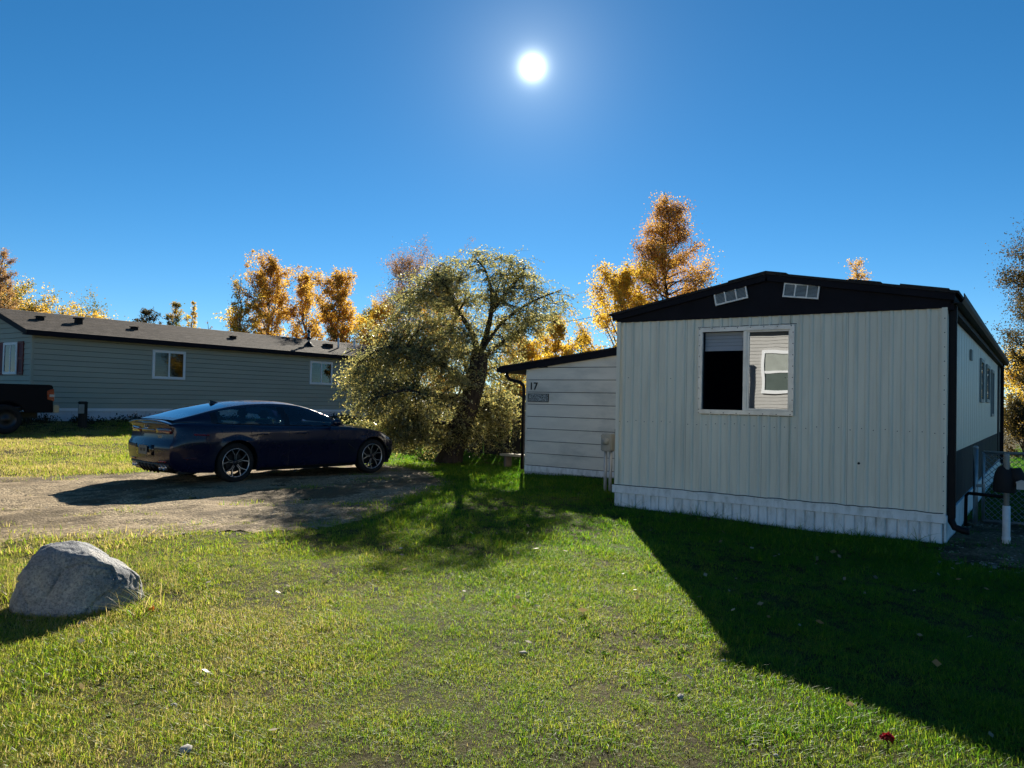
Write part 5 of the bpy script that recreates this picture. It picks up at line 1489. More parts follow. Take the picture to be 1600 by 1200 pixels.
# the leaning olive-green tree by the car
TD = 18.4
_tb = CF * TD + CR * TD * ((722 - 800) / 1195.0)
TBX, TBY = float(_tb[0]), float(_tb[1])
TBZ = G(TBX, TBY)
def olive_tree():
    rs = np.random.RandomState(5)
    k_ = TD / 1195.0
    def T(px, py, dd=0.0):
        """tree-local point from its outline in the photograph, dd metres towards the back"""
        hor = 627 + 0.0219 * (px - 800)
        p = CF * dd + CR * (px - 722) * k_ * (1 + dd / TD)
        return Vector((p[0], p[1], (hor - py) * k_ * (1 + dd / TD) + EYE - TBZ))
    m = MB()
    limbs = []
    def limb(pts, r0, r1, n=9):
        P_ = [T(*p) for p in pts]
        # round the polyline off
        Q = []
        for i in range(len(P_) - 1):
            a, b, c, d = P_[max(i - 1, 0)], P_[i], P_[i + 1], P_[min(i + 2, len(P_) - 1)]
            for j in range(4):
                t = j / 4
                Q.append(0.5 * ((2 * b) + (c - a) * t + (2 * a - 5 * b + 4 * c - d) * t * t + (3 * b - a - 3 * c + d) * t ** 3))
        Q.append(P_[-1])
        rr = [r0 + (r1 - r0) * i / (len(Q) - 1) for i in range(len(Q))]
        if r0 > 0.2: rr[0] *= 1.35; rr[1] *= 1.2; rr[2] *= 1.08
        m.tube(Q, rr, n, False)
        limbs.append((Q, rr))
    limb([(703, 728), (716, 680), (734, 630), (745, 585), (748, 552)], 0.28, 0.21, 12)
    limb([(748, 556), (736, 520), (714, 487), (692, 445), (672, 420)], 0.085, 0.012)
    limb([(748, 556), (760, 515), (766, 470), (756, 425), (738, 402)], 0.085, 0.012)
    limb([(749, 553), (782, 505, -0.2), (828, 472, -0.3), (876, 452, -0.2)], 0.050, 0.010)
    limb([(752, 560), (790, 530, 0.4), (836, 500, 0.7), (868, 505, 0.8)], 0.06, 0.012)
    limb([(740, 600), (700, 575, -0.5), (650, 545, -0.9), (600, 545, -1.0), (560, 570, -1.0)], 0.07, 0.012)
    limb([(734, 625), (690, 620, -0.9), (640, 610, -1.5), (590, 625, -1.7)], 0.06, 0.012)
    limb([(738, 610), (720, 560, 0.9), (690, 500, 1.5), (650, 465, 1.7)], 0.07, 0.012)
    limb([(728, 650), (765, 630, 0.5), (790, 625, 0.9)], 0.08, 0.02)
    limb([(722, 665), (680, 660, -0.6), (640, 668, -1.0)], 0.07, 0.015)
    limb([(768, 480), (800, 440, 0.4), (815, 415, 0.6)], 0.06, 0.015)
    allp = [(p, r) for Q, rr in limbs[1:] for p, r in zip(Q, rr)] + [(p, r) for p, r in zip(limbs[0][0][10:], limbs[0][1][10:])]
    # lobes: px, py, rx, ry, depth centre, depth radius, branches, twigs per branch
    lobes = [(752, 436, 84, 42, 0.0, 1.1, 32, 11), (690, 470, 60, 42, 0.2, 1.1, 20, 11), (800, 455, 40, 38, 0.2, 0.8, 12, 9), (862, 478, 34, 30, 0.2, 0.6, 10, 6),
             (628, 500, 48, 48, 0.3, 1.0, 16, 12), (622, 572, 52, 38, -0.6, 1.0, 18, 12), (572, 606, 32, 46, -0.9, 0.7, 14, 12), (602, 650, 50, 44, -1.0, 0.8, 18, 13),
             (650, 640, 62, 56, -0.6, 1.0, 24, 14), (640, 690, 60, 30, -0.7, 0.8, 16, 13), (700, 560, 58, 52, 0.2, 1.1, 22, 11), (775, 545, 50, 50, 0.4, 1.0, 18, 10),
             (830, 520, 44, 34, 0.5, 0.7, 10, 8), (770, 650, 34, 52, 0.4, 0.7, 14, 12), (700, 690, 44, 28, 0.0, 0.7, 10, 12), (680, 430, 40, 26, 0.6, 0.7, 10, 10), (690, 590, 60, 50, -0.9, 0.5, 18, 12), (655, 540, 58, 46, -0.6, 0.6, 18, 12), (655, 480, 40, 40, -0.3, 0.5, 8, 9),
             (640, 702, 66, 22, -0.6, 0.7, 16, 12), (762, 692, 46, 32, 0.1, 0.7, 14, 12), (786, 636, 36, 48, 0.5, 0.7, 12, 11), (800, 590, 26, 36, 0.5, 0.5, 6, 9), (805, 495, 50, 34, -0.3, 0.5, 14, 9), (700, 525, 40, 36, -0.4, 0.5, 12, 9)]
    C, ti = [], []
    tw = MB()
    for (px, py, rx, ry, dc, dr, nbr, ntw) in lobes:
        for b in range(nbr):
            while True:
                q = rs.uniform(-1, 1, 3)
                if q @ q < 1: break
            e = T(px + q[0] * rx, py + q[1] * ry, dc + q[2] * dr)
            # nearest of a few limb points
            cand = [allp[i] for i in rs.choice(len(allp), 24)]
            s, r = min(cand, key=lambda c: (c[0] - e).length + (0.5 if c[0].z > e.z + 1.2 else 0))
            mid = s.lerp(e, 0.5) + Vector((rs.normal() * 0.10, rs.normal() * 0.10, 0.12 * (e - s).length + rs.normal() * 0.06))
            pts = [s, s.lerp(mid, 0.5) + Vector((0, 0, 0.05)), mid, mid.lerp(e, 0.55), e]
            r_ = min(r * 0.45, 0.020)
            m.tube(pts, [r_, r_ * 0.75, r_ * 0.55, r_ * 0.4, 0.004], 5, False)
            bt = rs.normal() * 0.10
            for w in range(int(ntw * (1.45 if py < 570 else 1.55))):
                t = rs.uniform(0.3, 1.0) * 4
                i = min(int(t), 3)
                p = pts[i].lerp(pts[i + 1], t - i)
                a = rs.uniform(0, 6.28)
                d = Vector((math.cos(a), math.sin(a), rs.uniform(-0.2, 1.2)))
                ln = rs.uniform(0.28, 0.80)
                q = [p]
                for j in range(4):
                    d = (d + Vector((rs.normal() * 0.15, rs.normal() * 0.15, -0.34))).normalized()
                    q.append(q[-1] + d * ln / 4)
                if q[-1].z < 0.05: continue
                tw.tube([q[0], q[2], q[4]], [0.0035, 0.0025, 0.0015], 3, False)
                nl = int(ln * 34)
                for j in range(nl):
                    u = rs.uniform(0.1, 1) * 4; i2 = min(int(u), 3)
                    c = q[i2].lerp(q[i2 + 1], u - i2)
                    C.append((c.x + rs.normal() * 0.025, c.y + rs.normal() * 0.025, c.z + rs.normal() * 0.025)); ti.append(0.45 + bt + rs.normal() * 0.33)
    m.v += []
    b = len(m.v); m.v += tw.v; m.f += [tuple(b + i for i in f) for f in tw.f]
    trunk = m.mesh('trunk', MAT['bark_dark'], smooth=True, fix=False)
    C = np.array(C)
    crown = leaves_mesh('crown', C, 0.028, 0.0125, np.array(ti), MAT['leaf_olive'], rs)
    print('olive leaves', len(C))
    t = empty('willow_tree', (TBX, TBY, TBZ), 0, 'leaning thick-trunked olive-green tree drooping to the lawn beside the car', 'tree')
    link('trunk', trunk, t); link('crown', crown, t)
olive_tree()

# dark board fence behind the lean-to, low bench before it
fx0, fx1, fy = -14.6, -8.95, 17.0
fe = empty('board_fence', ((fx0 + fx1) / 2, fy, G(-11, fy)), 0, 'dark weathered board fence standing between the olive tree and the lean-to', 'fence')
fm = None
n = int((fx1 - fx0) / 0.155)
for k in range(n):
    m = MB(); h = 1.72
    m.prism([(-0.069, 0, 0.04), (0.069, 0, 0.04), (0.069, 0, h - 0.05), (0.03, 0, h), (-0.03, 0, h), (-0.069, 0, h - 0.05)], (0, 0.02, 0))
    if fm is None: fm = m.mesh('fence_board', MAT['wood_dark'])
    o = link('fence_board', fm, fe, (fx0 + 0.155 * (k + 0.5) - (fx0 + fx1) / 2, rnd.uniform(-0.004, 0.004), rnd.uniform(-0.03, 0.02)), (0, rnd.uniform(-0.012, 0.012), 0))
for z in (0.45, 1.35):
    m = MB(); m.box(fx0 - (fx0 + fx1) / 2, fx1 - (fx0 + fx1) / 2, 0.026, 0.064, z, z + 0.09); m.build('fence_rail', MAT['wood_dark'], fe)
for k in range(4):
    m = MB(); xx = (fx0 - fx1) / 2 + 0.05 + k * (fx1 - fx0 - 0.1) / 3; m.box(xx - 0.045, xx + 0.045, 0.066, 0.155, -0.3, 1.68); m.build('fence_post', MAT['wood_dark'], fe)
bx, by = -9.45, 14.1
be = empty('low_bench', (bx, by, G(bx, by)), 0, 'low weathered plank bench at the left corner of the lean-to', 'bench')
m = MB(); m.box(-0.55, 0.52, -0.14, 0.14, 0.25, 0.30); m.build('seat', pmat('bench_wood', (0.30, 0.27, 0.19), 0.8, 0.2, var=0.2, coord='obj'), be, bevel=0.006)
for x in (-0.42, 0.40):
    m = MB(); m.box(x - 0.03, x + 0.03, -0.11, 0.11, -0.05, 0.249); m.build('leg', MAT['wood_grey'], be)

# overhead service wire
x0, y0 = at_px(760, 34); x1, y1 = at_px(1010, 31)
m = MB(); m.tube([(x0 + (x1 - x0) * t, y0 + (y1 - y0) * t, 4.9 + 0.75 * t - 0.35 * math.sin(math.pi * t)) for t in [k / 14 for k in range(15)]], 0.012, 5)
tag(m.build('service_wire', MAT['conduit'], None, smooth=True), 'thin pale overhead wire crossing the sky between the olive tree and the golden tree', 'wire')

# ------------------------------------------------------------------ grass
MAT['grass'] = grass_mat('grass', 0.0)
MAT['grass_dry'] = grass_mat('grass_dry', 0.40, 0.006, 1.3)
MAT['grass_lush'] = grass_mat('grass_lush', -0.10, 0.008, 1.7)
def blades_mesh(name, seed, n, rad, h0, h1, w, mat, bend=0.5, segs=2, wid_top=0.35, drytip=0.0):
    rs = np.random.RandomState(seed)
    V, F, ti = [], [], []
    for b in range(n):
        r = rad * math.sqrt(rs.rand()); a = rs.uniform(0, 6.28)
        p = np.array([r * math.cos(a), r * math.sin(a), -0.005])
        h = rs.uniform(h0, h1); la = rs.uniform(0, 6.28); le = rs.uniform(0.1, bend)
        d = np.array([math.cos(la), math.sin(la), 0.0]); wd = np.array([-math.sin(la + rs.normal() * 0.6), math.cos(la), 0.0]); wd /= np.linalg.norm(wd)
        tnt = rs.rand()
        base = len(V)
        for k in range(segs + 1):
            t = k / segs
            c = p + d * (le * h * t ** 1.7) + np.array([0, 0, h * t * (1 - 0.22 * le * t)])
            if k < segs:
                ww = w * (1 - (1 - wid_top) * t) * rs.uniform(0.85, 1.15)
                V += [c - wd * ww, c + wd * ww]
            else:
                V.append(c)
        for k in range(segs - 1):
            F.append((base + 2 * k, base + 2 * k + 1, base + 2 * k + 3, base + 2 * k + 2)); ti.append(tnt)
        F.append((base + 2 * segs - 2, base + 2 * segs - 1, base + 2 * segs)); ti.append(tnt)
    me = bpy.data.meshes.new(name)
    me.from_pydata([tuple(v) for v in V], [], F)
    at = me.attributes.new('tint', 'FLOAT', 'FACE'); at.data.foreach_set('value', np.array(ti, np.float32))
    me.materials.append(mat)
    return me
def scatter(name, emitter_me, protos, seed, smin, smax, flat=0.0, kind='stuff', tilt=0.0):
    """an object that carries instances of the tufts on its faces, as thick as the mesh's own 'dens' says"""
    pc = bpy.data.collections.new(name + '_tufts')
    for i, me in enumerate(protos):
        pc.objects.link(bpy.data.objects.new(name + '_tuft', me))
    ng = bpy.data.node_groups.new(name, 'GeometryNodeTree')
    ng.interface.new_socket('Geometry', in_out='INPUT', socket_type='NodeSocketGeometry')
    ng.interface.new_socket('Geometry', in_out='OUTPUT', socket_type='NodeSocketGeometry')
    L = ng.links
    def nn(t, **k):
        n = ng.nodes.new(t)
        for a, b in k.items(): setattr(n, a, b)
        return n
    gi, go = nn('NodeGroupInput'), nn('NodeGroupOutput')
    di = nn('GeometryNodeDistributePointsOnFaces', distribute_method='RANDOM')
    de = nn('GeometryNodeInputNamedAttribute', data_type='FLOAT'); de.inputs['Name'].default_value = 'dens'
    L.new(gi.outputs[0], di.inputs['Mesh']); L.new(de.outputs['Attribute'], di.inputs['Density']); di.inputs['Seed'].default_value = seed
    ci = nn('GeometryNodeCollectionInfo'); ci.inputs['Collection'].default_value = pc
    ci.inputs['Separate Children'].default_value = True; ci.inputs['Reset Children'].default_value = True
    ip = nn('GeometryNodeInstanceOnPoints'); ip.inputs['Pick Instance'].default_value = True
    L.new(di.outputs['Points'], ip.inputs['Points']); L.new(ci.outputs[0], ip.inputs['Instance'])
    rv = nn('FunctionNodeRandomValue', data_type='FLOAT_VECTOR'); rv.inputs[0].default_value = (-tilt, -tilt, 0); rv.inputs[1].default_value = (tilt, tilt, 6.283)
    L.new(rv.outputs[0], ip.inputs['Rotation'])
    rf = nn('FunctionNodeRandomValue', data_type='FLOAT'); rf.inputs[2].default_value = smin; rf.inputs[3].default_value = smax
    gs = nn('GeometryNodeInputNamedAttribute', data_type='FLOAT'); gs.inputs['Name'].default_value = 'gs'
    mm = nn('ShaderNodeMath', operation='MULTIPLY'); L.new(rf.outputs[1], mm.inputs[0]); L.new(gs.outputs['Attribute'], mm.inputs[1])
    L.new(mm.outputs[0], ip.inputs['Scale'])
    L.new(ip.outputs[0], go.inputs[0])
    o = link(name, emitter_me)
    md = o.modifiers.new('scatter', 'NODES'); md.node_group = ng
    tag(o, kind=kind)
    return o
def emitter(name, xs, ys, dens, gs):
    """grid with density and size of tufts at each vertex; empty cells dropped"""
    X, Y = np.meshgrid(xs, ys)
    D = dens(X, Y)
    nx = len(xs)
    i = (np.arange(len(ys) - 1)[:, None] * nx + np.arange(nx - 1)[None, :])
    dm_ = np.maximum.reduce([D[:-1, :-1], D[1:, :-1], D[:-1, 1:], D[1:, 1:]])
    i = i[dm_ > 0.01].ravel()
    f = np.stack([i, i + 1, i + nx + 1, i + nx], 1)
    used = np.unique(f); mp = np.full(X.size, -1); mp[used] = np.arange(len(used))
    co = np.stack([X.ravel(), Y.ravel(), gz(X, Y).ravel()], 1)[used]
    me = raw_mesh(name, co, mp[f])
    a = me.attributes.new('dens', 'FLOAT', 'POINT'); a.data.foreach_set('value', D.ravel()[used].astype(np.float32))
    S = gs(X, Y)
    a = me.attributes.new('gs', 'FLOAT', 'POINT'); a.data.foreach_set('value', S.ravel()[used].astype(np.float32))
    return me
def in_view(x, y, mar=2.6):
    d = CF[0] * x + CF[1] * y; l = CR[0] * x + CR[1] * y
    return (d > 1.2) & (np.abs(l) < 0.70 * d + mar)
def not_built(x, y):
    h = (x > HX0 - 0.08) & (x < HX1 + 0.06) & (y > HY0 - 0.06)
    s = (x > SX0 - 0.02) & (x < HX0 + 0.1) & (y > SY0 - 0.03)
    l = (x < LX + 0.06) & (y > LY0 - 0.05) & (x > XW)
    return ~(h | s | l)
def lawn_cover(x, y):
    dr = poly_sd(DRIVE, x, y) + 0.25 * fnoise(x, y, 3.0, 3) + 0.16 * fnoise(x, y, 9.0, 4)
    c = sstep(0.25, -0.35, dr) * 0.98
    # tufts that hold out on the gravel
    c = np.maximum(c, 0.55 * sstep(0.15, 1.3, fnoise(x, y, 4.2, 12)) * (dr > 0) * sstep(3.2, 0.3, dr))
    c = np.maximum(c, 0.30 * sstep(1.3, 0.0, dr) * sstep(7.5, 5.0, y) * (dr > 0))
    c = c * np.where(poly_sd(PATH, x, y) > -0.05, 0.06, 1.0)
    return c
def dist(x, y): return np.hypot(x, y)
def thin(x, y):
    """worn and thick patches of the lawn"""
    return np.clip(0.95 + 0.20 * fnoise(x, y, 1.9, 21) + 0.38 * fnoise(x, y, 8.0, 22), 0.15, 1.4)
def dens_near(x, y):
    r = dist(x, y)
    return np.where(in_view(x, y) & not_built(x, y), (430 + 300 * sstep(6.5, 4.0, r)) * lawn_cover(x, y) * thin(x, y) * sstep(13.0, 7.0, r), 0)
def dens_far(x, y):
    r = dist(x, y)
    return np.where(in_view(x, y, 3.0) & not_built(x, y), 80 * lawn_cover(x, y) * sstep(6.5, 11.0, r) * sstep(48, 30, r) * np.clip(16 / np.maximum(r, 1), 0.3, 1), 0)
def gs_lawn(x, y): return np.clip(1.0 + 0.25 * fnoise(x, y, 1.3, 31) + 0.32 * fnoise(x, y, 6.5, 32), 0.45, 1.8)
near_p = [blades_mesh('tuft', 100 + k, 38, 0.070, 0.011, 0.034, 0.0014, MAT['grass'], 2.0, 3) for k in range(6)]
scatter('grass', emitter('grass', np.arange(-16, 6, 0.16), np.arange(0.4, 15, 0.16), dens_near, gs_lawn), near_p, 5, 0.7, 1.35, tilt=0.15)
far_p = [blades_mesh('tuft', 120 + k, 34, 0.14, 0.026, 0.066, 0.0036, MAT['grass'], 1.5, 2) for k in range(5)]
scatter('far_grass', emitter('far_grass', np.arange(-30, 8, 0.3), np.arange(1, 46, 0.3), dens_far, gs_lawn), far_p, 6, 0.7, 1.35, tilt=0.15)
# dead thatch lying between the blades
def dens_dry(x, y):
    r = dist(x, y)
    w = np.clip(0.55 + 0.5 * fnoise(x, y, 1.1, 41), 0.05, 1.2) * np.clip(1.15 - 0.10 * y - 0.02 * (x + 4), 0.15, 1.2)
    dr = poly_sd(DRIVE, x, y)
    w = np.where(dr > 0.3, 1.1 * sstep(-0.2, 1.0, fnoise(x, y, 3.3, 43)) / np.clip(lawn_cover(x, y) + 0.05, 0.05, 1) * 0.6, w)
    return np.where(in_view(x, y) & not_built(x, y), 60 * w * np.clip(lawn_cover(x, y) + 0.05, 0, 1) * sstep(13.0, 7.0, r), 0)
dry_p = [blades_mesh('straw', 140 + k, 14, 0.09, 0.012, 0.036, 0.0013, MAT['grass_dry'], 2.4, 3) for k in range(4)]
scatter('dry_grass', emitter('dry_grass', np.arange(-16, 6, 0.16), np.arange(0.4, 15, 0.16), dens_dry, lambda x, y: np.ones_like(x)), dry_p, 9, 0.7, 1.5, tilt=0.2)
# dry and green tufts that break up the gravel
def dens_drive(x, y):
    dr = poly_sd(DRIVE, x, y)
    n_ = sstep(0.0, 1.1, fnoise(x, y, 3.6, 44) + 0.5 * fnoise(x, y, 9.0, 45))
    return np.where(in_view(x, y) & (dr > -0.2), (75 * n_ * sstep(3.4, 0.4, dr) + 26 * n_ * sstep(7.5, 4.5, y)) * sstep(16, 10, dist(x, y)), 0)
drv_p = [blades_mesh('drive_tuft', 150 + k, 22, 0.08, 0.012, 0.045, 0.0020, MAT['grass_dry'] if k % 3 else MAT['grass'], 2.2, 2) for k in range(6)]
scatter('drive_tufts', emitter('drive_tufts', np.arange(-17, -6, 0.15), np.arange(0.4, 13, 0.15), dens_drive, lambda x, y: np.ones_like(x)), drv_p, 23, 0.6, 1.5, tilt=0.2)
# broad leaved weeds in patches
def weed_mesh(seed):
    rs = np.random.RandomState(seed)
    V, F, ti = [], [], []
    for b in range(9):
        a = 2 * math.pi * b / 9 + rs.normal() * 0.3; l = rs.uniform(0.025, 0.055); el = rs.uniform(0.1, 0.6)
        d = np.array([math.cos(a) * math.cos(el), math.sin(a) * math.cos(el), math.sin(el)]); w = np.array([-math.sin(a), math.cos(a), 0]) * l * 0.28
        q = [d * 0.006, d * l * 0.5 + w + [0, 0, 0.004], d * l - [0, 0, 0.006], d * l * 0.5 - w + [0, 0, 0.004]]
        F.append(tuple(len(V) + i for i in range(4))); V += q; ti.append(rs.uniform(0, 0.35))
    me = bpy.data.meshes.new('weed'); me.from_pydata([tuple(v) for v in V], [], F)
    at = me.attributes.new('tint', 'FLOAT', 'FACE'); at.data.foreach_set('value', np.array(ti, np.float32)); me.materials.append(MAT['grass_lush'])
    return me
def dens_weed(x, y):
    r = dist(x, y)
    return np.where(in_view(x, y) & not_built(x, y), 70 * lawn_cover(x, y) * sstep(0.1, 1.5, fnoise(x, y, 3.4, 51)) * sstep(12, 6, r), 0)
scatter('lawn_weeds', emitter('lawn_weeds', np.arange(-12, 6, 0.2), np.arange(0.4, 13, 0.2), dens_weed, lambda x, y: np.ones_like(x)), [weed_mesh(160 + k) for k in range(4)], 11, 0.4, 0.95)
# tall dry stalks: round the boulder, along the drive, weeds by the grey house
BX, BY = -5.69, 2.80
def dens_tall(x, y):
    d1 = np.hypot((x + 6.35) / 1.0, (y - 3.15) / 0.75)
    d2 = np.hypot((x + 8.3) / 1.1, (y - 3.4) / 0.9)
    return np.where(in_view(x, y, 1.5), 55 * sstep(1.15, 0.5, d1) + 14 * sstep(1.2, 0.2, d2) + 4.0 * sstep(0.6, 1.5, fnoise(x, y, 3.1, 61)) * (np.abs(poly_sd(DRIVE, x, y)) < 0.5) * (dist(x, y) < 12), 0)
tall_p = [blades_mesh('stalk', 180 + k, 9, 0.06, 0.08, 0.26, 0.0014, MAT['grass_dry'], 0.8, 4, 0.5) for k in range(4)]
scatter('tall_dry_grass', emitter('tall_dry_grass', np.arange(-13, -4, 0.15), np.arange(0.5, 9, 0.15), dens_tall, lambda x, y: np.ones_like(x)), tall_p, 13, 0.6, 1.15)
def dens_side(x, y):
    d = np.hypot(x - (BX + 0.55), y - (BY + 0.10))
    e = np.hypot(x - (BX - 0.5), y - (BY - 0.05))
    w = sstep(-9.2, -8.8, x) * 0
    f1 = (np.abs(y - (HY0 - 0.12)) < 0.10) & (x > HX0) & (x < HX1)
    return np.where(in_view(x, y), 150 * sstep(0.30, 0.08, d) + 90 * sstep(0.42, 0.2, e) + 16 * f1 + w, 0)
lush_p = [blades_mesh('lush', 200 + k, 12, 0.05, 0.07, 0.20, 0.0026, MAT['grass'], 1.4, 4, 0.6) for k in range(3)]
scatter('long_grass', emitter('long_grass', np.arange(-6.4, -0.5, 0.08), np.arange(2.2, 10.2, 0.08), dens_side, lambda x, y: np.ones_like(x)), lush_p, 14, 0.6, 1.2)
def dens_house(x, y):
    a = (x > LX + 0.05) & (x < LX + 0.75) & (y > LY0 - 1) & (y < LY1)
    return np.where(a, 26.0 * np.clip(0.7 + 0.6 * fnoise(x, y, 2.0, 71), 0.1, 2), 0)
dark_p = [leaves_mesh('dark_weed', np.random.RandomState(220 + k).normal(size=(70, 3)) * np.array([0.12, 0.12, 0.09]) + np.array([0, 0, 0.10]), 0.045, 0.022, np.random.RandomState(k).uniform(0, 0.6, 70), MAT['leaf_dark'], np.random.RandomState(k), ((0, 0, 1), 0.4)) for k in range(3)]
scatter('house_weeds', emitter('house_weeds', np.arange(LX, LX + 1.0, 0.2), np.arange(LY0 - 1, LY1, 0.2), dens_house, lambda x, y: np.ones_like(x)), dark_p, 15, 0.4, 1.0)
# loose stones on the drive and path
MAT['stone'] = pmat('stone', (0.26, 0.24, 0.20), 0.85, 0.2, var=0.4, vscale=18, bump=0.3, bscale=60)
def pebble(seed):
    rs = np.random.RandomState(seed)
    bm = bmesh.new(); bmesh.ops.create_icosphere(bm, subdivisions=1, radius=0.013)
    for v in bm.verts: v.co = v.co * rs.uniform(0.75, 1.2); v.co.z *= 0.65; v.co.x *= 1.2
    me = bpy.data.meshes.new('pebble'); bm.to_mesh(me); bm.free(); me.materials.append(MAT['stone']); return me
def dens_peb(x, y):
    dr = poly_sd(DRIVE, x, y)
    return np.where(in_view(x, y), np.where(dr > -0.35, 150 * np.clip(0.55 + 0.5 * fnoise(x, y, 2.2, 81), 0.08, 1.4) * sstep(-0.35, 0.2, dr) * sstep(17, 9, dist(x, y)), 0) + np.where(poly_sd(PATH, x, y) > 0, 260, 0), 0)
scatter('loose_gravel', emitter('loose_gravel', np.arange(-17, 2.3, 0.2), np.arange(0.5, 12.8, 0.2), dens_peb, lambda x, y: np.clip(1 + 0.3 * fnoise(x, y, 6, 82), 0.5, 2)), [pebble(240 + k) for k in range(5)], 17, 0.4, 1.7, tilt=0.5)
# fallen leaves and clippings on the lawn
MAT['litter'] = leaf_mat('litter', [(0.0, (0.10, 0.075, 0.045)), (0.5, (0.28, 0.21, 0.10)), (1.0, (0.42, 0.36, 0.26))], 0.25, 0.05)
lit_p = [leaves_mesh('fallen_leaf', np.array([[0, 0, 0.03]]), 0.020, 0.013, np.array([0.2 + 0.2 * k]), MAT['litter'], np.random.RandomState(260 + k), ((1, 0, 0.1), 0.8)) for k in range(5)]
def dens_lit(x, y): return np.where(in_view(x, y) & not_built(x, y), 5.0 * (lawn_cover(x, y) > 0.2) * sstep(14, 8, dist(x, y)) * np.clip(0.5 + 0.6 * fnoise(x, y, 1.4, 91), 0, 2), 0)
scatter('fallen_leaves', emitter('fallen_leaves', np.arange(-14, 5, 0.3), np.arange(0.6, 13, 0.3), dens_lit, lambda x, y: np.ones_like(x)), lit_p, 19, 0.6, 1.5, tilt=0.5)

# ------------------------------------------------------------------ boulder
def boulder():
    m_, t, out = new_mat('granite')
    n1 = noise_tex(t, 3.5, 6, coord='obj'); n2 = noise_tex(t, 55, 4, coord='obj', rough=0.7); n3 = noise_tex(t, 130, 2, coord='obj')
    col = ramp(t, n1, [(0.3, (0.17, 0.18, 0.20)), (0.45, (0.31, 0.315, 0.32)), (0.58, (0.42, 0.40, 0.37)), (0.70, (0.58, 0.54, 0.48))])
    sp = ramp(t, n2, [(0.36, (0.62, 0.62, 0.64)), (0.5, (1, 1, 1)), (0.66, (1.25, 1.24, 1.2))])
    col = N(t, 'ShaderNodeMixRGB', {'Fac': 1.0, 'Color1': col, 'Color2': sp}, blend_type='MULTIPLY').outputs[0]
    b = N(t, 'ShaderNodeBsdfPrincipled', {'Base Color': col, 'Roughness': 0.8, 'Specular IOR Level': 0.3})
    b1 = N(t, 'ShaderNodeBump', {'Height': noise_tex(t, 9, 8, coord='obj', rough=0.7), 'Strength': 1.0, 'Distance': 0.09})
    b2 = N(t, 'ShaderNodeBump', {'Height': n2, 'Strength': 0.5, 'Distance': 0.006, 'Normal': b1.outputs[0]})
    t.links.new(b2.outputs[0], b.inputs['Normal']); t.links.new(b.outputs[0], out.inputs['Surface'])
    bm = bmesh.new(); bmesh.ops.create_icosphere(bm, subdivisions=6, radius=1.0)
    cr, cf = Vector(CR), Vector(CF)
    # facets as planes: (normal in right, away, up; distance)
    PL = [((0.02, -0.93, 0.34), 0.30), ((-0.84, -0.15, 0.48), 0.365), ((0.46, 0.32, 0.82), 0.235), ((0.98, -0.15, 0.0), 0.405), ((-0.30, 0.25, 0.92), 0.315), ((0, 0, -1), 0.22),
          ((0.0, 1, 0.15), 0.33), ((-0.75, 0.6, 0.2), 0.40), ((0.70, 0.66, 0.25), 0.36), ((0.66, -0.72, 0.16), 0.365), ((-0.66, -0.72, 0.2), 0.40), ((-0.99, 0.0, -0.1), 0.42), ((0.05, -0.30, 0.95), 0.305), ((0.88, -0.1, 0.45), 0.355)]
    PL = [((cr * a + cf * b_ + Vector((0, 0, c))).normalized(), d) for (a, b_, c), d in PL]
    for v in bm.verts:
        d = v.co.normalized()
        q = [dist_ / max(1e-3, n.dot(d)) for n, dist_ in PL if n.dot(d) > 0.02]
        p = 20.0
        r = sum(x_ ** -p for x_ in q) ** (-1 / p)
        w = d * r
        r *= 1 + 0.06 * mnoise.fractal(w * 4.0 + Vector((3, 1, 7)), 0.9, 2.1, 5) + 0.016 * mnoise.fractal(w * 15, 0.8, 2.2, 4)
        cgap = abs(mnoise.noise(w * 3.2 + Vector((9, 2, 4))))
        r *= 1 - 0.06 * max(0, 1 - cgap / 0.045)
        v.co = d * (r * 0.95) + Vector((0, 0, 0.18)); v.co.z *= 0.95
    me = bpy.data.meshes.new('boulder'); bm.to_mesh(me); bm.free(); me.materials.append(m_); me.shade_smooth()
    o = link('boulder', me, None, (BX, BY, G(BX, BY) - 0.01))
    tag(o, 'large grey granite boulder on the lawn at the left, before the gravel', 'boulder')
boulder()

# ------------------------------------------------------------------ chain-link gate and gas meter on the right
gt = empty('chain_link_gate', (-0.74, 12.0, G(-0.74, 12)), 0, 'chain-link gate with grey pipe posts beside the right wall of the mobile home', 'gate')
def gbar(name, pts, r, mat='galv', par=gt, n=8):
    m = MB(); m.tube(pts, r, n); return m.build(name, MAT[mat], par, smooth=True)
gbar('post', [(0, 0, -0.2), (0, 0, 1.02)], 0.030); gbar('gate_upright', [(0.09, 0, 0.06), (0.09, 0, 0.97)], 0.019); gbar('top_rail', [(0.09, 0, 0.97), (1.25, 0, 0.97)], 0.019)
gbar('bottom_rail', [(0.09, 0, 0.06), (1.25, 0, 0.06)], 0.019); gbar('gate_upright', [(1.25, 0, 0.06), (1.25, 0, 0.97)], 0.019); gbar('post', [(1.36, 0, -0.2), (1.36, 0, 1.02)], 0.030)
m = MB(); m.lathe([(0.034, 0), (0.034, 0.02), (0.015, 0.035), (0.0001, 0.036)], (0, 0, 1.015), 'z', 10).lathe([(0.034, 0), (0.034, 0.02), (0.015, 0.035), (0.0001, 0.036)], (1.36, 0, 1.015), 'z', 10)
tag(m.build('post_cap', MAT['galv'], gt), kind='stuff')
m = MB(); m.box(0.01, 0.10, -0.03, 0.03, 0.50, 0.54); m.build('latch', MAT['galv'], gt)
m = MB()
st = 0.075
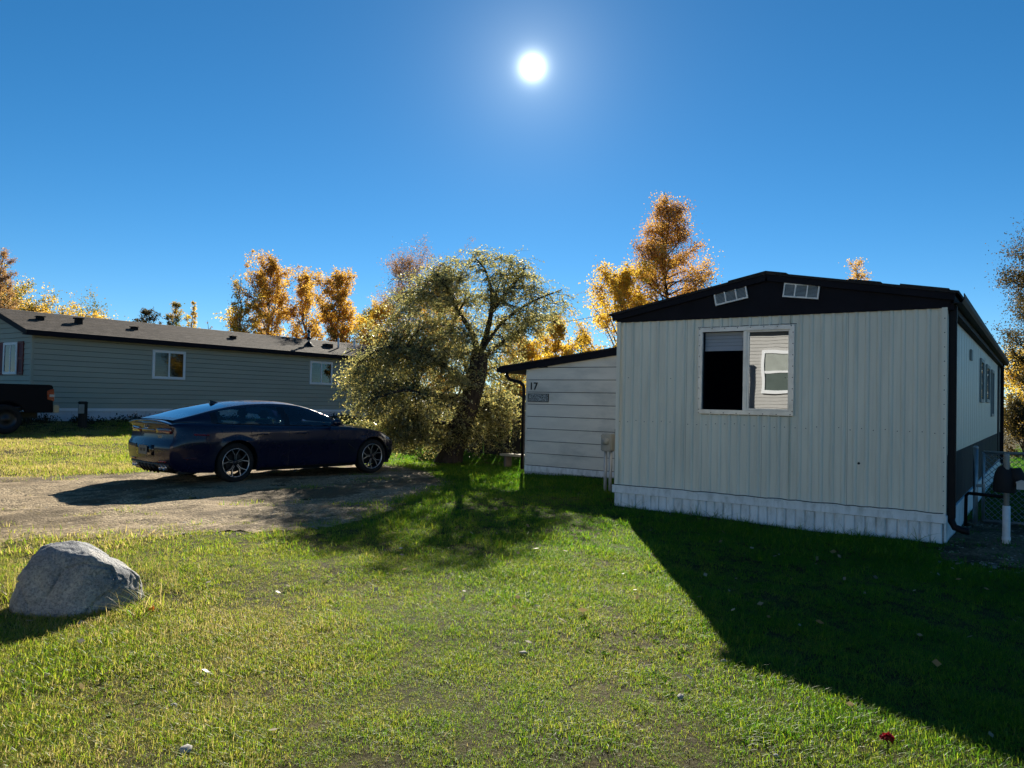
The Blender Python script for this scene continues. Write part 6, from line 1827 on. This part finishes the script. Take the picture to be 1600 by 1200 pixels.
for k in range(-14, 19):
    for s in (1, -1):
        # x = c + s*z within the frame
        c = k * st + (0 if s > 0 else 0.97)
        a, b = 0.07, 0.96
        pa, pb = (c + s * a), (c + s * b)
        lo, hi = 0.10, 1.24
        t0, t1 = a, b
        if s > 0: t0, t1 = max(a, lo - c), min(b, hi - c)
        else: t0, t1 = max(a, c - hi), min(b, c - lo)
        if t1 - t0 > 0.03:
            m.tube([(c + s * t0, 0.004 * s, t0), (c + s * t1, 0.004 * s, t1)], 0.0038, 4, False)
tag(m.build('mesh_wire', MAT['galv'], gt), kind='stuff')

gm_ = empty('gas_meter', (-0.335, 10.3, G(-0.335, 10.3)), 0, 'dark gas meter on a pipe with a white sleeve beside the mobile home', 'gas meter')
m = MB(); m.tube([(0, 0, -0.1), (0, 0, 0.43)], 0.040, 14); m.lathe([(0.041, -0.005), (0.044, 0), (0.044, 0.03), (0.041, 0.035)], (0, 0, 0.05), 'z', 14); m.build('sleeve', MAT['pvc'], gm_, smooth=True)
gbar('riser', [(0, 0, 0.432), (0, 0, 0.98), (0.0, 0.0, 1.02)], 0.030, 'meter_grey', gm_, 10)
m = MB(); m.lathe([(0.105, 0.58), (0.115, 0.60), (0.110, 0.72), (0.095, 0.80), (0.065, 0.86), (0.025, 0.885), (0.0001, 0.887)], (-0.02, 0.04, 0), 'z', 16)
m.build('hood', MAT['dark_panel'], gm_, smooth=True)
m = MB(); m.tube([(0.09, 0.03, 0.86), (0.10, 0.03, 0.76), (0.09, 0.03, 0.66)], [0.05, 0.085, 0.05], 10); m.build('regulator', MAT['dark_panel'], gm_, smooth=True)
m = MB(); m.box(0.095, 0.185, -0.08, -0.02, 0.63, 0.70); m.prism([(0.09, -0.085, 0.70), (0.19, -0.085, 0.70), (0.19, -0.085, 0.712), (0.14, -0.085, 0.735), (0.09, -0.085, 0.712)], (0, 0.07, 0)); m.build('index_box', MAT['conduit'], gm_)
gbar('outlet_pipe', [(-0.05, 0.30, 0.50), (-0.30, 0.42, 0.50), (-0.40, 0.45, 0.50), (-0.425, 0.455, 0.47), (-0.43, 0.46, 0.1)], 0.020, 'black_metal', gm_)
gbar('inlet_pipe', [(0.03, 0.02, 0.62), (0.0, 0.2, 0.52), (-0.05, 0.30, 0.50)], 0.018, 'black_metal', gm_)

# utility pedestal before the grey house
px_, py_ = -24.75, 12.05
up = empty('utility_pedestal', (px_, py_, G(px_, py_)), 0, 'slim grey utility pedestal standing in weeds before the grey house', 'pedestal')
m = MB(); m.box(-0.09, 0.09, -0.10, 0.10, -0.1, 0.78); m.prism([(-0.1, -0.11, 0.78), (0.1, -0.11, 0.78), (0.1, -0.11, 0.80), (0.0, -0.11, 0.83), (-0.1, -0.11, 0.80)], (0, 0.22, 0)); m.build('post', MAT['wood_dark'], up)
m = MB(); m.box(0.091, 0.14, -0.20, -0.02, 0.45, 0.74); m.build('service_box', MAT['meter_grey'], up, bevel=0.01)

# ------------------------------------------------------------------ small things on the lawn
def stone(x, y, s, seed, label, col=None, sq=0.6):
    s *= 0.55
    rs = np.random.RandomState(seed)
    bm = bmesh.new(); bmesh.ops.create_icosphere(bm, subdivisions=3, radius=s)
    o_ = Vector(rs.uniform(0, 9, 3))
    for v in bm.verts:
        v.co *= 1 + 0.35 * mnoise.noise(v.co / s * 1.1 + o_) + 0.1 * mnoise.noise(v.co / s * 3 + o_)
        v.co.z *= sq; v.co.x *= 1.25
    me = bpy.data.meshes.new('stone'); bm.to_mesh(me); bm.free()
    me.materials.append(col or MAT['pale_stone']); me.shade_smooth()
    tag(link('stone', me, None, (x, y, G(x, y) + s * 0.6), (rs.uniform(-.3, .3), rs.uniform(-.3, .3), rs.uniform(0, 6))), label, 'stone')
MAT['pale_stone'] = pmat('pale_stone', (0.30, 0.28, 0.25), 0.85, 0.2, var=0.25, vscale=25, bump=0.4, bscale=70, bdist=0.003)
def gpx(px, py):
    d = cam.matrix_world.to_3x3() @ Vector(((px - 800) / 1195, (600 - py) / 1195, -1))
    t = -EYE / d.z
    return d.x * t, d.y * t
for (px, py, s, sd, lb_) in ((1131, 1033, 0.030, 1, 'small pale stone on the grass at the corner of the house shadow'), (1063, 1091, 0.030, 2, 'grey stone in the grass below the corner of the house shadow'),
                             (290, 1184, 0.042, 3, 'flat whitish stone at the bottom of the lawn below the boulder'), (1213, 1180, 0.022, 4, 'little pale stone left of the dark red flower'),
                             (818, 1022, 0.036, 5, 'flat pale stone half sunk in the middle of the lawn'), (272, 1105, 0.022, 6, 'little whitish stone in dry grass below the boulder'),
                             (1508, 1162, 0.0, 7, '')):
    if s:
        x, y = gpx(px, py); stone(x, y, s, sd, lb_, None, 0.5 if sd in (3, 5) else 0.7)
x, y = gpx(1386, 1176)
fl = empty('red_flower', (x, y, G(x, y)), 0, 'dark red flower head standing in the grass near the edge of the house shadow', 'flower')
MAT['petal'] = leaf_mat('petal', [(0.0, (0.10, 0.004, 0.008)), (1.0, (0.28, 0.012, 0.018))], 0.3, 0.04)
rs = np.random.RandomState(9)
u = rs.normal(size=(70, 3)); u /= np.linalg.norm(u, axis=1)[:, None]; u[:, 2] = np.abs(u[:, 2]) * 0.8
link('flower_head', leaves_mesh('flower_head', u * 0.024 + np.array([0, 0, 0.075]), 0.013, 0.009, rs.rand(70), MAT['petal'], rs), fl)
m = MB(); m.tube([(0, 0, -0.01), (0.004, 0.002, 0.04), (0, 0, 0.08)], 0.003, 6); m.build('stem', MAT['leaf_dark'], fl)
x, y = gpx(235, 955)
ol = leaves_mesh('fallen_leaf', np.array([[0, 0, 0.03], [0.015, 0.01, 0.035]]), 0.030, 0.022, np.array([0.5, 0.8]), leaf_mat('leaf_red', [(0, (0.35, 0.06, 0.012)), (1, (0.45, 0.10, 0.015))], 0.4), np.random.RandomState(2), ((1, 0, 0.4), 0.7))
tag(link('fallen_leaf', ol, None, (x, y, G(x, y))), 'orange-red fallen leaf on the grass at the right foot of the boulder', 'leaf')
